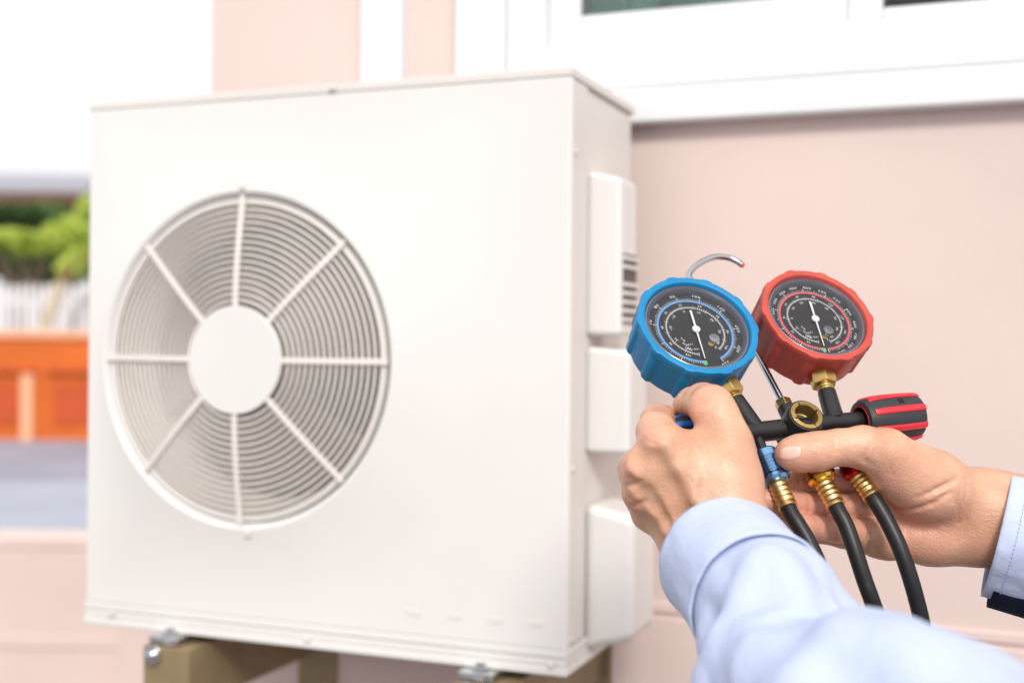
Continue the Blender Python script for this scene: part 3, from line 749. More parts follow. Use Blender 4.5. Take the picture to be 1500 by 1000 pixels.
# ports, couplings, ferrules, hoses
def knurl(r, h, t, j): return r
def port(base_px, c0_px, c1_px, f1_px, hose_pts, mt, lab, r=.0084, stub=.0032):
    pb, c0, c1, f1 = L(*base_px), L(*c0_px), L(*c1_px), L(*f1_px)
    cyl('port_stub', pb, c0 + (c1 - c0)*.1, stub, M['black'])
    ax = (c1 - c0).normalized(); ln = (c1 - c0).length
    hs = MB(); pts = [f1 - (f1 - c1)*.25] + [LZ(*q) for q in hose_pts]
    hs.tube(spline(pts, 10), .0048, 20); hose = hs.build('hose', M['hose'], mg); hose['label'] = lab
    b = MB(); b.lathe(c0, ax, [(stub, 0), (r*.86, .0002), (r*.93, .0012), (r*.93, .0055), (r*.95, .0060)], 40)
    b.lathe(c0, ax, [(r*.95, ln*.78), (r*1.03, ln*.82), (r*1.03, ln*.90), (r*.86, ln*.985), (r*.62, ln), (.004, ln)], 40)
    nk = 13
    rows = 5
    rk = []
    for i in range(rows*2 + 1):
        h = .0060 + (ln*.78 - .0060)*i/(rows*2)
        x = ax.orthogonal().normalized(); y = ax.cross(x); ring = []
        for k in range(nk*2):
            t = 2*PI*(k)/(nk*2); hi = (k + i) % 2
            ring.append(c0 + ax*h + (x*math.cos(t) + y*math.sin(t))*(r*.90 + (.0021 if hi else 0)))
        rk.append(ring)
    b.rings(rk); b.build('coupling', mt, hose, sharp=12)
    ax2 = (f1 - c1).normalized(); l2 = (f1 - c1).length
    pf_ = [(.0040, -.001), (.0053, -.0008)]
    for k in range(17):
        h = l2*(.02 + .76*k/16); pf_.append((.0053 + .0007*(.5 - .5*math.cos(2*PI*k/4)), h))
    pf_ += [(.0053, l2*.80), (.0058, l2*.83), (.0059, l2*.99), (.0054, l2), (.0048, l2*.99)]
    b = MB(); b.lathe(c1, ax2, pf_, 36); b.build('ferrule', M['ferrule'], hose, sharp=60)
dz = lambda px, py: (MF @ L(px, py) - CAM).dot(cam_f)
zB, zY, zR = dz(1154, 744), dz(1224, 744), dz(1282, 733)
port((1109, 640), (1119, 662), (1139, 708), (1155, 744), [(1159, 752, zB - .002), (1170, 769, zB - .006), (1186, 797, zB - .011), (1200, 828, zB - .014), (1218, 880, zB - .014), (1240, 970, zB - .008), (1270, 1150, zB + .01), (1290, 1400, zB + .02)], M['blue_met'], 'left black hose with blue coupling')
port((1180, 650), (1186, 668), (1206, 706), (1225, 742), [(1229, 750, zY - .002), (1240, 771, zY - .006), (1253, 808, zY - .011), (1266, 848, zY - .014), (1279, 884, zY - .015), (1308, 970, zY - .009), (1345, 1150, zY + .01), (1370, 1400, zY + .02)], M['gold'], 'middle black hose with gold coupling')
port((1228, 640), (1238, 668), (1256, 695), (1278, 727), [(1283, 735, zR - .002), (1300, 764, zR - .007), (1316, 797, zR - .012), (1329, 832, zR - .015), (1342, 876, zR - .016), (1354, 928, zR - .014), (1378, 1060, zR), (1410, 1400, zR + .02)], M['red_met'], 'right black hose with red coupling', r=.0074)
print('depths', z1, z2, zB, zY, zR, 'blue gauge', (MF @ Cb - CAM).dot(cam_f), 'red', (MF @ Cr - CAM).dot(cam_f))
# ================================================================ PERSON (hands, sleeves, body at the right of the camera)
from mathutils import noise as mnoise
def PC(px, py, z): return np.array(((px-750)/F_PX*z, -(py-500)/F_PX*z, z))
def c2w(v): return CAM + cam_r*float(v[0]) + cam_u*float(v[1]) + cam_f*float(v[2])
class Field:
    def __init__(s, lo, hi, h):
        s.lo = np.array(lo, float); s.h = h
        s.n = np.ceil((np.array(hi) - s.lo)/h).astype(int) + 1
        s.ax = [s.lo[i] + h*np.arange(s.n[i]) for i in range(3)]
        s.F = np.full(s.n, 1.0)
    def clone(s):
        o = Field.__new__(Field); o.lo, o.h, o.n, o.ax = s.lo, s.h, s.n, s.ax; o.F = np.full(s.n, 1.0); return o
    def sub(s, lo, hi):
        a = np.clip(np.floor((lo - s.lo)/s.h).astype(int), 0, s.n); b = np.clip(np.ceil((hi - s.lo)/s.h).astype(int) + 1, 0, s.n)
        return tuple(slice(a[i], b[i]) for i in range(3))
    def dist(s, sl, a, b, ra, rb):
        X = s.ax[0][sl[0]][:, None, None] - a[0]; Y = s.ax[1][sl[1]][None, :, None] - a[1]; Z = s.ax[2][sl[2]][None, None, :] - a[2]
        d = b - a; dd = max(d @ d, 1e-12)
        t = np.clip((X*d[0] + Y*d[1] + Z*d[2])/dd, 0, 1)
        return np.sqrt((X - t*d[0])**2 + (Y - t*d[1])**2 + (Z - t*d[2])**2) - (ra + (rb - ra)*t)
    def cone(s, a, b, ra, rb, k=.004):
        a, b = np.array(a, float), np.array(b, float); mg_ = max(ra, rb) + k + 3*s.h
        sl = s.sub(np.minimum(a, b) - mg_, np.maximum(a, b) + mg_)
        d = s.dist(sl, a, b, ra, rb); f = s.F[sl]
        q = np.maximum(k - np.abs(f - d), 0)/k
        s.F[sl] = np.minimum(f, d) - q*q*k*.25
    def chain(s, pts, k=.004):
        for (a, ra), (b, rb) in zip(pts[:-1], pts[1:]): s.cone(a, b, ra, rb, k)
    def union(s, o, k):
        q = np.maximum(k - np.abs(s.F - o.F), 0)/k
        s.F = np.minimum(s.F, o.F) - q*q*k*.25
    def groove(s, pts, r, depth, k=.0015):     # carve a crease along surface points
        for a, b in zip(pts[:-1], pts[1:]):
            a, b = np.array(a), np.array(b); mg_ = r + k + 3*s.h
            sl = s.sub(np.minimum(a, b) - mg_, np.maximum(a, b) + mg_)
            d = -(s.dist(sl, a, b, r, r)); f = s.F[sl]
            q = np.maximum(k - np.abs(f - d), 0)/k
            s.F[sl] = np.maximum(f, d) + q*q*k*.25
    def sample(s, p):
        g_ = (np.array(p) - s.lo)/s.h; i = np.floor(g_).astype(int)
        if (i < 0).any() or (i >= s.n - 1).any(): return 1.0
        t = g_ - i; v = 0
        for dx in (0, 1):
            for dy in (0, 1):
                for dz_ in (0, 1):
                    v += s.F[i[0]+dx, i[1]+dy, i[2]+dz_]*(t[0] if dx else 1-t[0])*(t[1] if dy else 1-t[1])*(t[2] if dz_ else 1-t[2])
        return v
    def cast(s, px, py):                        # first surface point seen through a photo pixel
        z = s.lo[2]; prev = 1.0
        while z < s.lo[2] + s.h*s.n[2]:
            v = s.sample(PC(px, py, z))
            if v < 0:
                return PC(px, py, z - .0006*(v/(v - prev)) if prev != v else z)
            prev = v; z += .0006
        return None
    def normal(s, p):
        e = s.h; g_ = np.array([s.sample(p + np.eye(3)[i]*e) - s.sample(p - np.eye(3)[i]*e) for i in range(3)])
        return g_/(np.linalg.norm(g_) + 1e-9)
    def nets(s, smooth=2):
        F = s.F; S = F < 0; n = s.n
        def cn(A, c): return A[c[0]:n[0]-1+c[0], c[1]:n[1]-1+c[1], c[2]:n[2]-1+c[2]]
        C = [(i, j, k) for i in (0, 1) for j in (0, 1) for k in (0, 1)]
        cnt = sum(cn(S, c).astype(np.int8) for c in C)
        act = np.argwhere((cnt > 0) & (cnt < 8))
        idx = -np.ones(n - 1, int); idx[tuple(act.T)] = np.arange(len(act))
        acc = np.zeros((len(act), 3)); num = np.zeros(len(act))
        for i in range(8):
            for j in range(i + 1, 8):
                ca, cb = np.array(C[i]), np.array(C[j])
                if np.abs(ca - cb).sum() != 1: continue
                va = F[tuple((act + ca).T)]; vb = F[tuple((act + cb).T)]
                mk = (va < 0) != (vb < 0)
                t = np.where(mk, va/np.where(va - vb == 0, 1, va - vb), 0)
                acc += np.where(mk[:, None], ca + t[:, None]*(cb - ca), 0); num += mk
        V = s.lo + s.h*(act + acc/num[:, None])
        faces = []
        for a in range(3):
            e = np.zeros(3, int); e[a] = 1; o1 = np.zeros(3, int); o1[(a+1) % 3] = 1; o2 = np.zeros(3, int); o2[(a+2) % 3] = 1
            sh_ = tuple(slice(1 if i != a else 0, n[i] - 1) for i in range(3)); sh2 = tuple(slice(sh_[i].start + e[i], sh_[i].stop + e[i]) for i in range(3))
            A, B = S[sh_], S[sh2]
            g_ = np.argwhere(A != B)
            flip = A[tuple(g_.T)]
            g_ = g_ + np.array([x.start for x in sh_])
            q = np.stack([idx[tuple((g_ - o1 - o2).T)], idx[tuple((g_ - o2).T)], idx[tuple(g_.T)], idx[tuple((g_ - o1).T)]], 1)
            q[flip] = q[flip][:, ::-1]; faces.append(q)
        Q = np.concatenate(faces); Q = Q[(Q >= 0).all(1)]
        E_ = np.concatenate([Q[:, [0, 1]], Q[:, [1, 2]], Q[:, [2, 3]], Q[:, [3, 0]]])
        for it in range(smooth):
            sm = np.zeros_like(V); ct = np.zeros(len(V))
            np.add.at(sm, E_[:, 0], V[E_[:, 1]]); np.add.at(sm, E_[:, 1], V[E_[:, 0]]); np.add.at(ct, E_[:, 0], 1); np.add.at(ct, E_[:, 1], 1)
            V = V*.5 + .5*sm/np.maximum(ct, 1)[:, None]
        return V, Q

def mm_(*a): return tuple(x/1000 for x in a)
# ---- joints of the arms, camera axes (right, up, away)
E_L = np.array((.157, -.170, .480)); S_L = np.array((.27, -.30, .18))
E_R = np.array((.525, -.175, .69)); S_R = np.array((.62, -.27, .40))
W_L = PC(1052, 792, .706); W_R = PC(1425, 760, .775)

# ---- left hand, seen from the back, closed round the blue knob
def hand_left():
    f = Field(PC(880, 900, .60) + np.array((0, -.01, 0)), PC(1170, 540, .80) + np.array((0, 0, 0)), .0011)
    P = lambda px, py, z, r: (PC(px, py, z), r/1000)
    f.chain([P(1130, 890, .650, 26), P(1080, 828, .688, 25), P(1044, 787, .708, 22.5)], .012)
    f.cone(*[PC(1026, 800, .712), PC(1064, 772, .702)], .0225, .0225, .012)
    # metacarpals
    for a, b in (((1062, 745, .704, 16), (975, 655, .703, 12.5)), ((1050, 757, .704, 17), (950, 685, .706, 12.5)), ((1036, 772, .708, 16.5), (944, 718, .716, 12)), ((1022, 785, .714, 15), (953, 750, .731, 10.5))):
        a, b = P(*a), P(*b); f.cone(a[0], b[0], a[1], b[1], .011)
    f.chain([P(1068, 745, .703, 16.5), P(1067, 700, .706, 16.5), P(1063, 650, .712, 14.5)], .012)
    f.cone(PC(1048, 690, .707), PC(1002, 666, .708), .0150, .0120, .008)
    f.cone(PC(1050, 730, .712), PC(990, 690, .716), .016, .014, .012)
    f.cone(PC(1042, 666, .713), PC(1006, 661, .713), .0115, .0105, .007)
    # fingers
    g_ = f.clone()
    def finger(pts, kk=.003):
        h_ = f.clone(); h_.chain([P(*q) for q in pts], kk); g_.union(h_, .0012)
    finger([(970, 653, .703, 12.0), (961, 632, .715, 11.0), (963, 617, .740, 10.0), (970, 614, .768, 8.6), (992, 630, .790, 7.8), (1008, 650, .792, 7.2)])
    finger([(948, 687, .706, 12.4), (936, 688, .722, 11.8), (938, 690, .748, 10.8), (962, 686, .770, 9.4), (990, 680, .775, 8.2)])
    finger([(944, 720, .716, 11.8), (942, 724, .734, 11.0), (952, 722, .758, 10.0), (975, 712, .775, 9), (1000, 700, .778, 8)])
    finger([(953, 750, .731, 10.2), (957, 752, .748, 9.4), (970, 748, .766, 8.6), (995, 735, .776, 7.6)])
    # thumb over the top of the knob
    h_ = f.clone(); h_.chain([P(1065, 653, .711, 14.0), P(1053, 615, .716, 11.8), P(1042, 596, .720, 12.0), P(1030, 589, .737, 10.6), P(1014, 590, .757, 8.8), P(1003, 593, .767, 7.6)], .005)
    g_.union(h_, .002)
    f.union(g_, .006)
    # knuckle tops, tendons, veins
    for px, py, r in ((967, 645, 8.5), (938, 684, 8), (936, 722, 7)):
        q = f.cast(px, py)
        if q is not None:
            nrm = f.normal(q); f.cone(q - nrm*(r/1000 - .0012), q - nrm*(r/1000 - .0014), r/1000, r/1000, .006)
    def ridge(pts, r, out, k=.004):
        S_ = [f.cast(*p) for p in pts]
        S_ = [q - f.normal(q)*(r - out) for q in S_ if q is not None]
        for a, b in zip(S_[:-1], S_[1:]): f.cone(a, b, r, r, k)
    ridge([(948, 672), (956, 705), (972, 740), (992, 772), (1008, 795)], .0024, .0019)
    ridge([(972, 655), (990, 690), (1012, 730), (1030, 755)], .0028, .0009, .006)
    ridge([(940, 712), (955, 745), (975, 775), (992, 800)], .0022, .0014)
    ridge([(1000, 668), (1020, 700), (1010, 735)], .0016, .0005)
    def valley(pts, r, dp, k):
        S_ = [f.cast(*p) for p in pts]; S_ = [q + f.normal(q)*(r - dp) for q in S_ if q is not None]
        if len(S_) > 1: f.groove(S_, r, 0, k)
    valley([(931, 662), (945, 690), (958, 725), (972, 758)], .006, .0016, .005)
    valley([(966, 672), (984, 712), (1004, 752)], .008, .0011, .006)
    valley([(924, 706), (940, 722), (955, 742)], .005, .0014, .004)
    def crease(pts, r=.0009, dp=.0004):
        S_ = [f.cast(*p) for p in pts]; S_ = [q + f.normal(q)*(r - dp) for q in S_ if q is not None]
        if len(S_) > 1: f.groove(S_, r, dp)
    crease([(1030, 574), (1040, 571), (1052, 578)]); crease([(1031, 580), (1042, 577), (1054, 584)], .0008, .0003)
    for q in range(3):
        crease([(955 - 6*q, 628 + 7*q), (963 - 5*q, 633 + 7*q), (972 - 5*q, 636 + 7*q)], .0008, .00035)
        crease([(1022, 588 + 5*q), (1034, 582 + 5*q), (1047, 586 + 5*q)], .0008, .0003)
    crease([(1018, 640), (1024, 650), (1034, 660)], .0011, .0006); crease([(1010, 644), (1015, 655), (1024, 668)], .0009, .0004)
    crease([(985, 640), (992, 652), (1003, 660)], .0009, .0003)
    crease([(950, 616), (962, 611), (974, 612)], .0009, .0003)
    crease([(918, 712), (930, 709), (940, 704)], .0013, .0008); crease([(925, 742), (936, 738), (946, 733)], .0013, .0008)
    return f
# ---- right hand, palm up behind the hoses, thumb in front of the fittings
def hand_right():
    f = Field(PC(1070, 850, .70) + np.array((0, -.005, 0)), PC(1570, 600, .84), .0011)
    f.lo = f.lo
    P = lambda px, py, z, r: (PC(px, py, z), r/1000)
    f.chain([P(1560, 772, .765, 28), P(1480, 761, .772, 26), P(1425, 753, .775, 24)], .012)
    f.cone(PC(1432, 736, .775), PC(1430, 778, .775), .0195, .0195, .014)
    # hypothenar, palm, and the thenar as a muscle of its own in front of it
    f.chain([P(1420, 776, .775, 18), P(1365, 784, .774, 16.5), P(1290, 790, .772, 10.5)], .012)
    f.chain([P(1410, 755, .780, 20), P(1340, 750, .784, 14), P(1282, 746, .778, 9.8)], .010)
    f.chain([P(1400, 740, .782, 18), P(1340, 715, .787, 14), P(1282, 706, .783, 9.8)], .010)
    th = f.clone()
    th.chain([P(1418, 738, .773, 19.5), P(1362, 711, .762, 20), P(1314, 689, .757, 17.5)], .012)
    f.union(th, .007)
    g_ = f.clone()
    def finger(pts, kk=.003):
        h_ = f.clone(); h_.chain([P(*q) for q in pts], kk); g_.union(h_, .0006)
    finger([(1284, 704, .783, 9.4), (1225, 704, .779, 7.1), (1172, 707, .771, 7.1), (1132, 709, .761, 7.0), (1114, 711, .756, 6.4)])
    finger([(1282, 742, .776, 9.2), (1222, 739.5, .770, 7.0), (1172, 738, .761, 7.3), (1133, 733, .752, 8.3), (1121, 732, .750, 7.8)])
    finger([(1280, 782, .769, 9.4), (1226, 775, .761, 7.8), (1176, 771, .752, 7.6), (1148, 767, .748, 7.4)])
    finger([(1300, 795, .772, 10), (1235, 784, .782, 7.6), (1195, 778, .782, 7.0), (1165, 774, .780, 6.4)])
    # thumb
    h_ = f.clone(); h_.chain([P(1330, 690, .757, 18), P(1298, 665, .751, 14.8), P(1264, 655, .746, 12.2), P(1228, 655, .744, 10.1), P(1196, 661, .743, 11.0), P(1168, 664, .7425, 10.4), P(1156, 665, .743, 8.6)], .005)
    g_.union(h_, .002)
    f.union(g_, .006)
    def crease(pts, r=.0010, dp=.0005):
        S_ = [f.cast(*p) for p in pts]; S_ = [q + f.normal(q)*(r - dp) for q in S_ if q is not None]
        if len(S_) > 1: f.groove(S_, r, dp)
    crease([(1246, 700), (1258, 718), (1268, 738), (1272, 765), (1273, 790), (1272, 808)], .0012, .0010)
    crease([(1236, 712), (1246, 735), (1252, 760)], .0010, .0005)
    crease([(1300, 738), (1309, 742), (1328, 746), (1346, 744), (1364, 738)], .0014, .0013)
    crease([(1250, 690), (1256, 705), (1262, 722), (1268, 740)], .0010, .0005)
    crease([(1170, 696), (1171, 708), (1170, 720)], .0009, .0005); crease([(1185, 728), (1186, 740), (1184, 750)], .0009, .0004); crease([(1212, 758), (1214, 770), (1211, 784)], .0009, .0004)
    crease([(1262, 670), (1268, 676), (1280, 682)], .0013, .0007)
    for k in range(4): crease([(1385 + 9*k, 690 + 4*k), (1390 + 9*k, 712), (1388 + 8*k, 735)], .0012, .00035)
    crease([(1402, 735), (1405, 765), (1401, 795)], .0014, .0004)
    crease([(1226, 640), (1230, 652), (1229, 664)], .0010, .00025); crease([(1219, 640), (1223, 652), (1222, 664)], .0009, .0002)
    for k in range(5): crease([(1276 + 7*k, 650 + 6*k), (1268 + 9*k, 668 + 5*k), (1270 + 9*k, 684 + 3*k)], .0009, .0003)
    for k in range(4): crease([(1345 + 12*k, 728 - 6*k), (1362 + 11*k, 722 - 5*k), (1378 + 9*k, 712 - 5*k)], .0010, .0005)
    crease([(1364, 738), (1380, 728), (1392, 722)], .0012, .0009); crease([(1330, 772), (1350, 778), (1372, 776)], .0014, .0004); crease([(1300, 760), (1318, 768), (1330, 780)], .0010, .0004)
    crease([(1412, 735), (1415, 762), (1411, 790)], .0011, .0004)
    return f
hl, hr = hand_left(), hand_right()
# ---- whole skin as one mesh: both hands, arms inside the sleeves, neck and head
dirF = np.array((-.457, 0, .889)); dirR = np.array((.889, 0, .457)); UPc = np.array((0, 1., 0))
MID = (S_L + S_R)/2; MID[1] = -.265
HEAD = MID + dirF*.035 + UPc*.225
def body_skin():
    f = Field(HEAD - .17 - UPc*.12, HEAD + .17, .0035)
    f.chain([(MID + UPc*-.03, .062), (MID + UPc*.06 + dirF*.01, .056), (HEAD - UPc*.07 + dirF*.005, .055)], .03)
    f.cone(HEAD - dirF*.018 + UPc*.03, HEAD + dirF*.022 + UPc*.028, .085, .078, .03)
    f.chain([(HEAD + dirF*.055 - UPc*.045, .046), (HEAD + dirF*.066 - UPc*.088, .028)], .03)
    for sg in (-1, 1):
        f.cone(HEAD + dirF*.02 + dirR*sg*.052 - UPc*.055, HEAD + dirF*.062 + dirR*sg*.018 - UPc*.092, .022, .02, .03)
        f.cone(HEAD + dirF*.078 + dirR*sg*.032 - UPc*.022, HEAD + dirF*.074 + dirR*sg*.038 - UPc*.03, .018, .016, .02)
        f.cone(HEAD + dirF*.092 + dirR*sg*.012 + UPc*.022, HEAD + dirF*.084 + dirR*sg*.042 + UPc*.020, .008, .007, .012)
        f.cone(HEAD - dirF*.004 + dirR*sg*.080 + UPc*.022, HEAD + dirF*.004 + dirR*sg*.076 - UPc*.022, .013, .009, .006)
        f.groove([HEAD + dirF*.104 + dirR*sg*.030 + UPc*.006, HEAD + dirF*.103 + dirR*sg*.034 + UPc*.006], .012, 0, .008)
    f.chain([(HEAD + dirF*.094 + UPc*.012, .009), (HEAD + dirF*.113 - UPc*.022, .011), (HEAD + dirF*.100 - UPc*.030, .012)], .012)
    f.cone(HEAD + dirF*.094 - dirR*.016 - UPc*.056, HEAD + dirF*.094 + dirR*.016 - UPc*.056, .008, .008, .01)
    f.cone(HEAD + dirF*.092 - dirR*.014 - UPc*.068, HEAD + dirF*.092 + dirR*.014 - UPc*.068, .009, .009, .01)
    f.groove([HEAD + dirF*.104 - dirR*.022 - UPc*.0615, HEAD + dirF*.106 - UPc*.0615, HEAD + dirF*.104 + dirR*.022 - UPc*.0615], .003, 0, .003)
    return f
BASE = c2w(MID); BASE = Vector((BASE.x, BASE.y, 0))
PF_ = Matrix.Translation(BASE)
def to_mb(VQ, mb):
    i0 = len(mb.v); 
    for p in VQ[0]: mb.v.append(c2w(p) - BASE)
    for q in VQ[1]: mb.f.append(tuple(int(k) + i0 for k in q)); mb.mi.append(mb.cur)
sk = MB(); to_mb(hl.nets(), sk); to_mb(hr.nets(), sk); to_mb(body_skin().nets(), sk)
bl = lambda q: c2w(q) - BASE
for Wp, Ep, Sp in ((PC(1130, 890, .650), E_L, S_L), (PC(1560, 772, .765), E_R, S_R)):
    md = Wp*.45 + Ep*.55 - UPc*.010
    sk.tube(spline([bl(Wp), bl(md), bl(Ep), bl(Sp), bl(MID - UPc*.03)], 8), [.022 + .012*min(1, i/14) for i in range(33)], 20)
person = sk.build('person', M['skin'], None, sharp=0, frame=PF_)
pcs = []
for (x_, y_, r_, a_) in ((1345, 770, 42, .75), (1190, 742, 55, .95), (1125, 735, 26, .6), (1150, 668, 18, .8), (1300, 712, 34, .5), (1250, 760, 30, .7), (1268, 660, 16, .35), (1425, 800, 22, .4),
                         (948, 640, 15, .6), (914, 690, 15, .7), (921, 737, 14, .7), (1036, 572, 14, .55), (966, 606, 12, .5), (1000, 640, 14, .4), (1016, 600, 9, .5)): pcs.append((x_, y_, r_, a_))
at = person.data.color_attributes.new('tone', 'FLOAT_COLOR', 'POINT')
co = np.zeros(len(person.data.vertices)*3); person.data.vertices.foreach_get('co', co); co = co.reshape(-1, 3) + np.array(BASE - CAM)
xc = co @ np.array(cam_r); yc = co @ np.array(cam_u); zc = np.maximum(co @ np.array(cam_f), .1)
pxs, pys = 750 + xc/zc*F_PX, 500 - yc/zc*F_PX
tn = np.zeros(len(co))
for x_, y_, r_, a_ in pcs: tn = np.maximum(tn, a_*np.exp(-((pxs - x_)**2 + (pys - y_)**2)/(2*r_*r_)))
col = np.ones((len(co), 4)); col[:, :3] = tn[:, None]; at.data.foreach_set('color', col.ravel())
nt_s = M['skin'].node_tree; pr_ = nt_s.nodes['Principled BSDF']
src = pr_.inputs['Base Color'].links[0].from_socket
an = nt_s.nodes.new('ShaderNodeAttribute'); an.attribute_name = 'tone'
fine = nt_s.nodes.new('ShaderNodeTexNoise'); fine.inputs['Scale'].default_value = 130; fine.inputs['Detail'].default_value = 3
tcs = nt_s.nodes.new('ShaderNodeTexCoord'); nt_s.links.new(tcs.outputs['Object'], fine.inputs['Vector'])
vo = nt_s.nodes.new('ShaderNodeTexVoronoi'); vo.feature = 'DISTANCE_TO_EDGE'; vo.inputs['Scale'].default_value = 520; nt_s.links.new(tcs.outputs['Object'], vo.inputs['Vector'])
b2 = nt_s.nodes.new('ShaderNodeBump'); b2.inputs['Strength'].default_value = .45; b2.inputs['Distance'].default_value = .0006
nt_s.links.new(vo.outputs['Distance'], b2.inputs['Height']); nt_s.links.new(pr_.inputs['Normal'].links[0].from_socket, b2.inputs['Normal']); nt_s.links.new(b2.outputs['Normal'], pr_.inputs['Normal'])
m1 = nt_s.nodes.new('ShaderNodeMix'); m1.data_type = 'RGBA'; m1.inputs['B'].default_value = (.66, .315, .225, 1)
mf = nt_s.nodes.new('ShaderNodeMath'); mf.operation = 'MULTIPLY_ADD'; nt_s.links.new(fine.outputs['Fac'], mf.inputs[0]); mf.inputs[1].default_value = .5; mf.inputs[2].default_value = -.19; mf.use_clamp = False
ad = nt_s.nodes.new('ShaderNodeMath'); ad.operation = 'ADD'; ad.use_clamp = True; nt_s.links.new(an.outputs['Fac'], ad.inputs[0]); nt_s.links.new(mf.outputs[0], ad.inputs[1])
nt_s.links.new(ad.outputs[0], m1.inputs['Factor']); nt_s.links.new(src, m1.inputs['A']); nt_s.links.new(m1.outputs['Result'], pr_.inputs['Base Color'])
tag(person, 'person in a pale blue shirt holding the gauges in both hands', 'person')

# thumb nail of the right hand
b = MB(); G = []
cx, cy = 1157.5, 663.5
for i in range(13):
    row = []
    for j in range(9):
        u_ = -1 + 2*i/12; v_ = -1 + 2*j/8
        wv = 10.0*(1 - .30*max(0, -u_)**2 - .45*max(0, u_)**3.5)
        px = cx + 15.5*u_ - .8*v_ ; py = cy + wv*v_ - 1.5*u_
        q = hr.cast(px, py)
        if q is None: q = PC(px, py, .735)
        nn = hr.normal(q); edge = max(abs(u_), abs(v_))
        q = q + nn*(.00055 if edge < .95 else .00005)
        row.append(bl(q))
    G.append(row)
ids = [[b.vert(p) for p in r] for r in G]
for i in range(12):
    for j in range(8): b.face((ids[i][j], ids[i+1][j], ids[i+1][j+1], ids[i][j+1]))
b.build('fingernail', M['nail'], person, sharp=0)

# ---- sleeves and cuffs: swept cloth with folds
def sleeve(name, path, radii, amp, seed, parent, nseg=96, nring=90, mt='shirt', stretch=(1, 1), thick=.0011, fold=None, squash=None):
    pts = [np.array(p) for p in spline(path, 24)]
    ln = np.r_[0, np.cumsum([np.linalg.norm(b_ - a_) for a_, b_ in zip(pts[:-1], pts[1:])])]
    ss = np.linspace(0, ln[-1], nring); P_ = np.array([np.interp(ss, ln, [p[i] for p in pts]) for i in range(3)]).T
    rl = np.interp(ss, np.array([r[0] for r in radii]), [r[1] for r in radii])
    ref = None; rings = []; frames = []
    for i in range(nring):
        t = P_[min(i+1, nring-1)] - P_[max(i-1, 0)]; t /= np.linalg.norm(t)
        if ref is None: ref = np.cross(t, np.cross(UPc, t)); ref /= np.linalg.norm(ref)
        ref = ref - t*(ref @ t); ref /= np.linalg.norm(ref); bq = np.cross(t, ref); ring = []
        for k in range(nseg):
            th = 2*PI*k/nseg
            c_, s__ = math.cos(th), math.sin(th)
            a_ = amp if not callable(amp) else amp(ss[i])
            nz = mnoise.noise(Vector((c_*1.5*stretch[0] + seed, s__*1.5*stretch[0], ss[i]*16*stretch[1]))) + .5*mnoise.noise(Vector((c_*2.6*stretch[0], s__*2.6*stretch[0] + seed, ss[i]*38*stretch[1] + c_)))
            r_ = rl[i] + a_*nz + (fold(th, ss[i]) if fold else 0)
            sq = squash or (1, 1)
            ring.append(P_[i] + (ref*c_*sq[0] + bq*s__*sq[1])*r_)
        rings.append(ring); frames.append((P_[i], t, ref, bq))
    mb = MB()
    mb.rings([[bl(p) for p in r] for r in rings])
    o = mb.build(name, M[mt], parent, sharp=0)
    if thick:
        s_ = o.modifiers.new('thickness', 'SOLIDIFY'); s_.thickness = thick; s_.offset = 0
    return o, rings, frames
# left: cuff then blousing sleeve
C0 = PC(1061, 820, .692); dL = (E_L - C0); lenL = np.linalg.norm(dL); dL /= lenL
cuffL, ringsL, frL = sleeve('cuff', [C0 - dL*.001, C0 + dL*.028, C0 + dL*.056], [(0, .0368), (.02, .0362), (.05, .0372), (.058, .0378)], .0016, 3., person, nring=24, thick=.0016)
def foldL(th, s_):
    q = .0042*math.sin(3*th + 40*s_ + 1.2*math.sin(30*s_))*math.exp(-((s_ - .05)/.05)**2) + .0045*math.sin(2*th - 26*s_ + .5)*min(1, s_/.08)
    a1 = math.sin(2.0*th + 55*s_ + 1.0); q += .0045*max(0, a1)**3*math.exp(-((s_ - .09)/.06)**2) - .004*max(0, math.sin(1.0*th - 34*s_ + 2.2))**6
    return q*min(1, s_/.03)
sleeve('sleeve', [C0 + dL*.046, C0 + dL*.09 - UPc*.003, C0*.42 + E_L*.58 + np.array((-.006, -.012, 0)), E_L, E_L*.72 + S_L*.28 , S_L*.8 + E_L*.2, S_L + np.array((.04, -.01, .02))],
       [(0, .0350), (.009, .0358), (.022, .0385), (.05, .0375), (.10, .0420), (.15, .052), (.19, .058), (.3, .064), (.5, .075), (.7, .08)], lambda q: .0075*min(1, q/.05), 7., person, nseg=128, nring=150, fold=foldL)
# right
C0R = PC(1459, 782, .770); dR = (E_R - C0R); dR /= np.linalg.norm(dR)
cuffR, ringsR, frR = sleeve('cuff', [C0R, C0R + dR*.035, C0R + dR*.068], [(0, .0372), (.03, .0375), (.07, .0385)], .0022, 11., person, nring=30, thick=.0016, squash=(1.0, .86))
sleeve('sleeve', [C0R + dR*.063, C0R*.5 + E_R*.5, E_R, E_R*.7 + S_R*.3, S_R*.85 + E_R*.15, S_R + np.array((-.04, -.01, -.02))],
       [(0, .0355), (.01, .039), (.04, .045), (.15, .052), (.25, .062), (.5, .078), (.7, .08)], .005, 17., person, nring=110, squash=(1, .9))
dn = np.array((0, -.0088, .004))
sleeve('cuff_lining', [C0R + dR*.0045 + dn, C0R + dR*.035 + dn, C0R + dR*.066 + dn], [(0, .0358), (.07, .0362)], .0008, 13., person, nring=16, mt='navy', thick=.0012, squash=(1.0, .80))
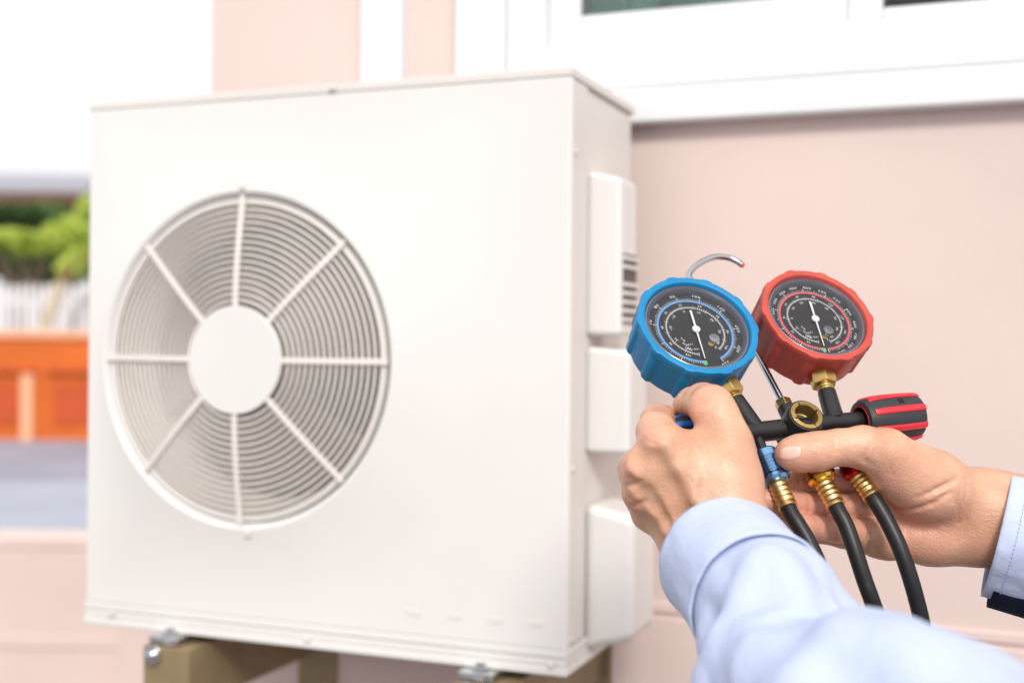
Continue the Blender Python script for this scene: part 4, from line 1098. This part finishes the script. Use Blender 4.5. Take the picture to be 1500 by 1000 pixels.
# stitching along the right cuff
st = MB()
ri_ = 4
for row in (4,):
    for k in range(0, 96):
        p, q = np.array(ringsR[row][k]), np.array(ringsR[row][(k+1) % 96]); o_c = frR[row][0]
        nn = (p - o_c)/np.linalg.norm(p - o_c); tt = (q - p)/np.linalg.norm(q - p); m_ = (p + q)/2 + nn*.0009
        st.hull_box(bl(m_), [Vector(C2W(tt)).normalized(), Vector(C2W(nn)).normalized(), Vector(C2W(np.cross(tt, nn))).normalized()], (np.linalg.norm(q-p)*.33, .0002, .0002))
sto = st.build('stitching', M['stitch'], person, sharp=0); sto['kind'] = 'stuff'
# ---- rest of the clothes, outside the frame
f = Field(MID - np.array((.34, .62, .34)), MID + np.array((.34, .08, .34)), .007)
f.cone(S_L + np.array((.03, 0, .015)), S_R - np.array((.03, 0, .015)), .072, .072, .05)
for sg in (-1, 1):
    f.chain([(MID + dirR*sg*.075 - UPc*.05, .10), (MID + dirR*sg*.075 + dirF*.02 - UPc*.18, .118), (MID + dirR*sg*.062 - UPc*.38, .11), (MID + dirR*sg*.07 - UPc*.54, .118)], .06)
mb = MB(); to_mb(f.nets(), mb); mb.build('shirt', M['shirt'], person, sharp=0)
GY = -HC
f = Field(np.array((MID[0]-.34, GY - .02, MID[2]-.36)), np.array((MID[0]+.34, MID[1]-.44, MID[2]+.36)), .008)
f.cone(MID - dirR*.07 - UPc*.55, MID + dirR*.07 - UPc*.55, .115, .115, .06)
for sg in (-1, 1):
    hp_ = MID + dirR*sg*.085; gy = lambda y: np.array((hp_[0], y, hp_[2]))
    f.chain([(gy(MID[1]-.60), .105), (gy((MID[1]-.6 + GY)/2) + dirF*.03, .075), (gy(GY + .06) - dirF*.02, .062)], .04)
mb = MB(); to_mb(f.nets(), mb); mb.build('trousers', M['navy'], person, sharp=0)
for sg in (-1, 1):
    f = Field(np.array((MID[0]-.36, GY - .02, MID[2]-.36)), np.array((MID[0]+.36, GY + .16, MID[2]+.4)), .007)
    hp_ = MID + dirR*sg*.085; q = np.array((hp_[0], GY + .045, hp_[2])) - dirF*.02
    f.chain([(q - dirF*.05, .042), (q + dirF*.09, .044), (q + dirF*.17 - UPc*.008, .036)], .03); f.cone(q + UPc*.01, q + UPc*.05, .05, .052, .03)
    f.F = np.maximum(f.F, (GY + .004 - f.ax[1])[None, :, None])
    mb = MB(); to_mb(f.nets(), mb); mb.build('shoe', M['rubber'], person, sharp=0)
f = Field(HEAD - .15, HEAD + .15, .0045)
f.cone(HEAD - dirF*.022 + UPc*.036, HEAD + dirF*.016 + UPc*.038, .088, .080, .03)
f.cone(HEAD - dirF*.045 - UPc*.03, HEAD - dirF*.03 - UPc*.05, .058, .05, .03)
xx = f.ax[0][:, None, None] - HEAD[0]; yy = f.ax[1][None, :, None] - HEAD[1]; zz = f.ax[2][None, None, :] - HEAD[2]
fw = xx*dirF[0] + zz*dirF[2]
f.F = np.maximum(f.F, (fw - .035 - np.maximum(yy - .03, 0)*1.1)*.7); f.F = np.maximum(f.F, np.where(fw > -.012, (.012 - yy)*.8, -1))
mb = MB(); to_mb(f.nets(), mb); mb.build('hair', M['rubber'], person, sharp=0)
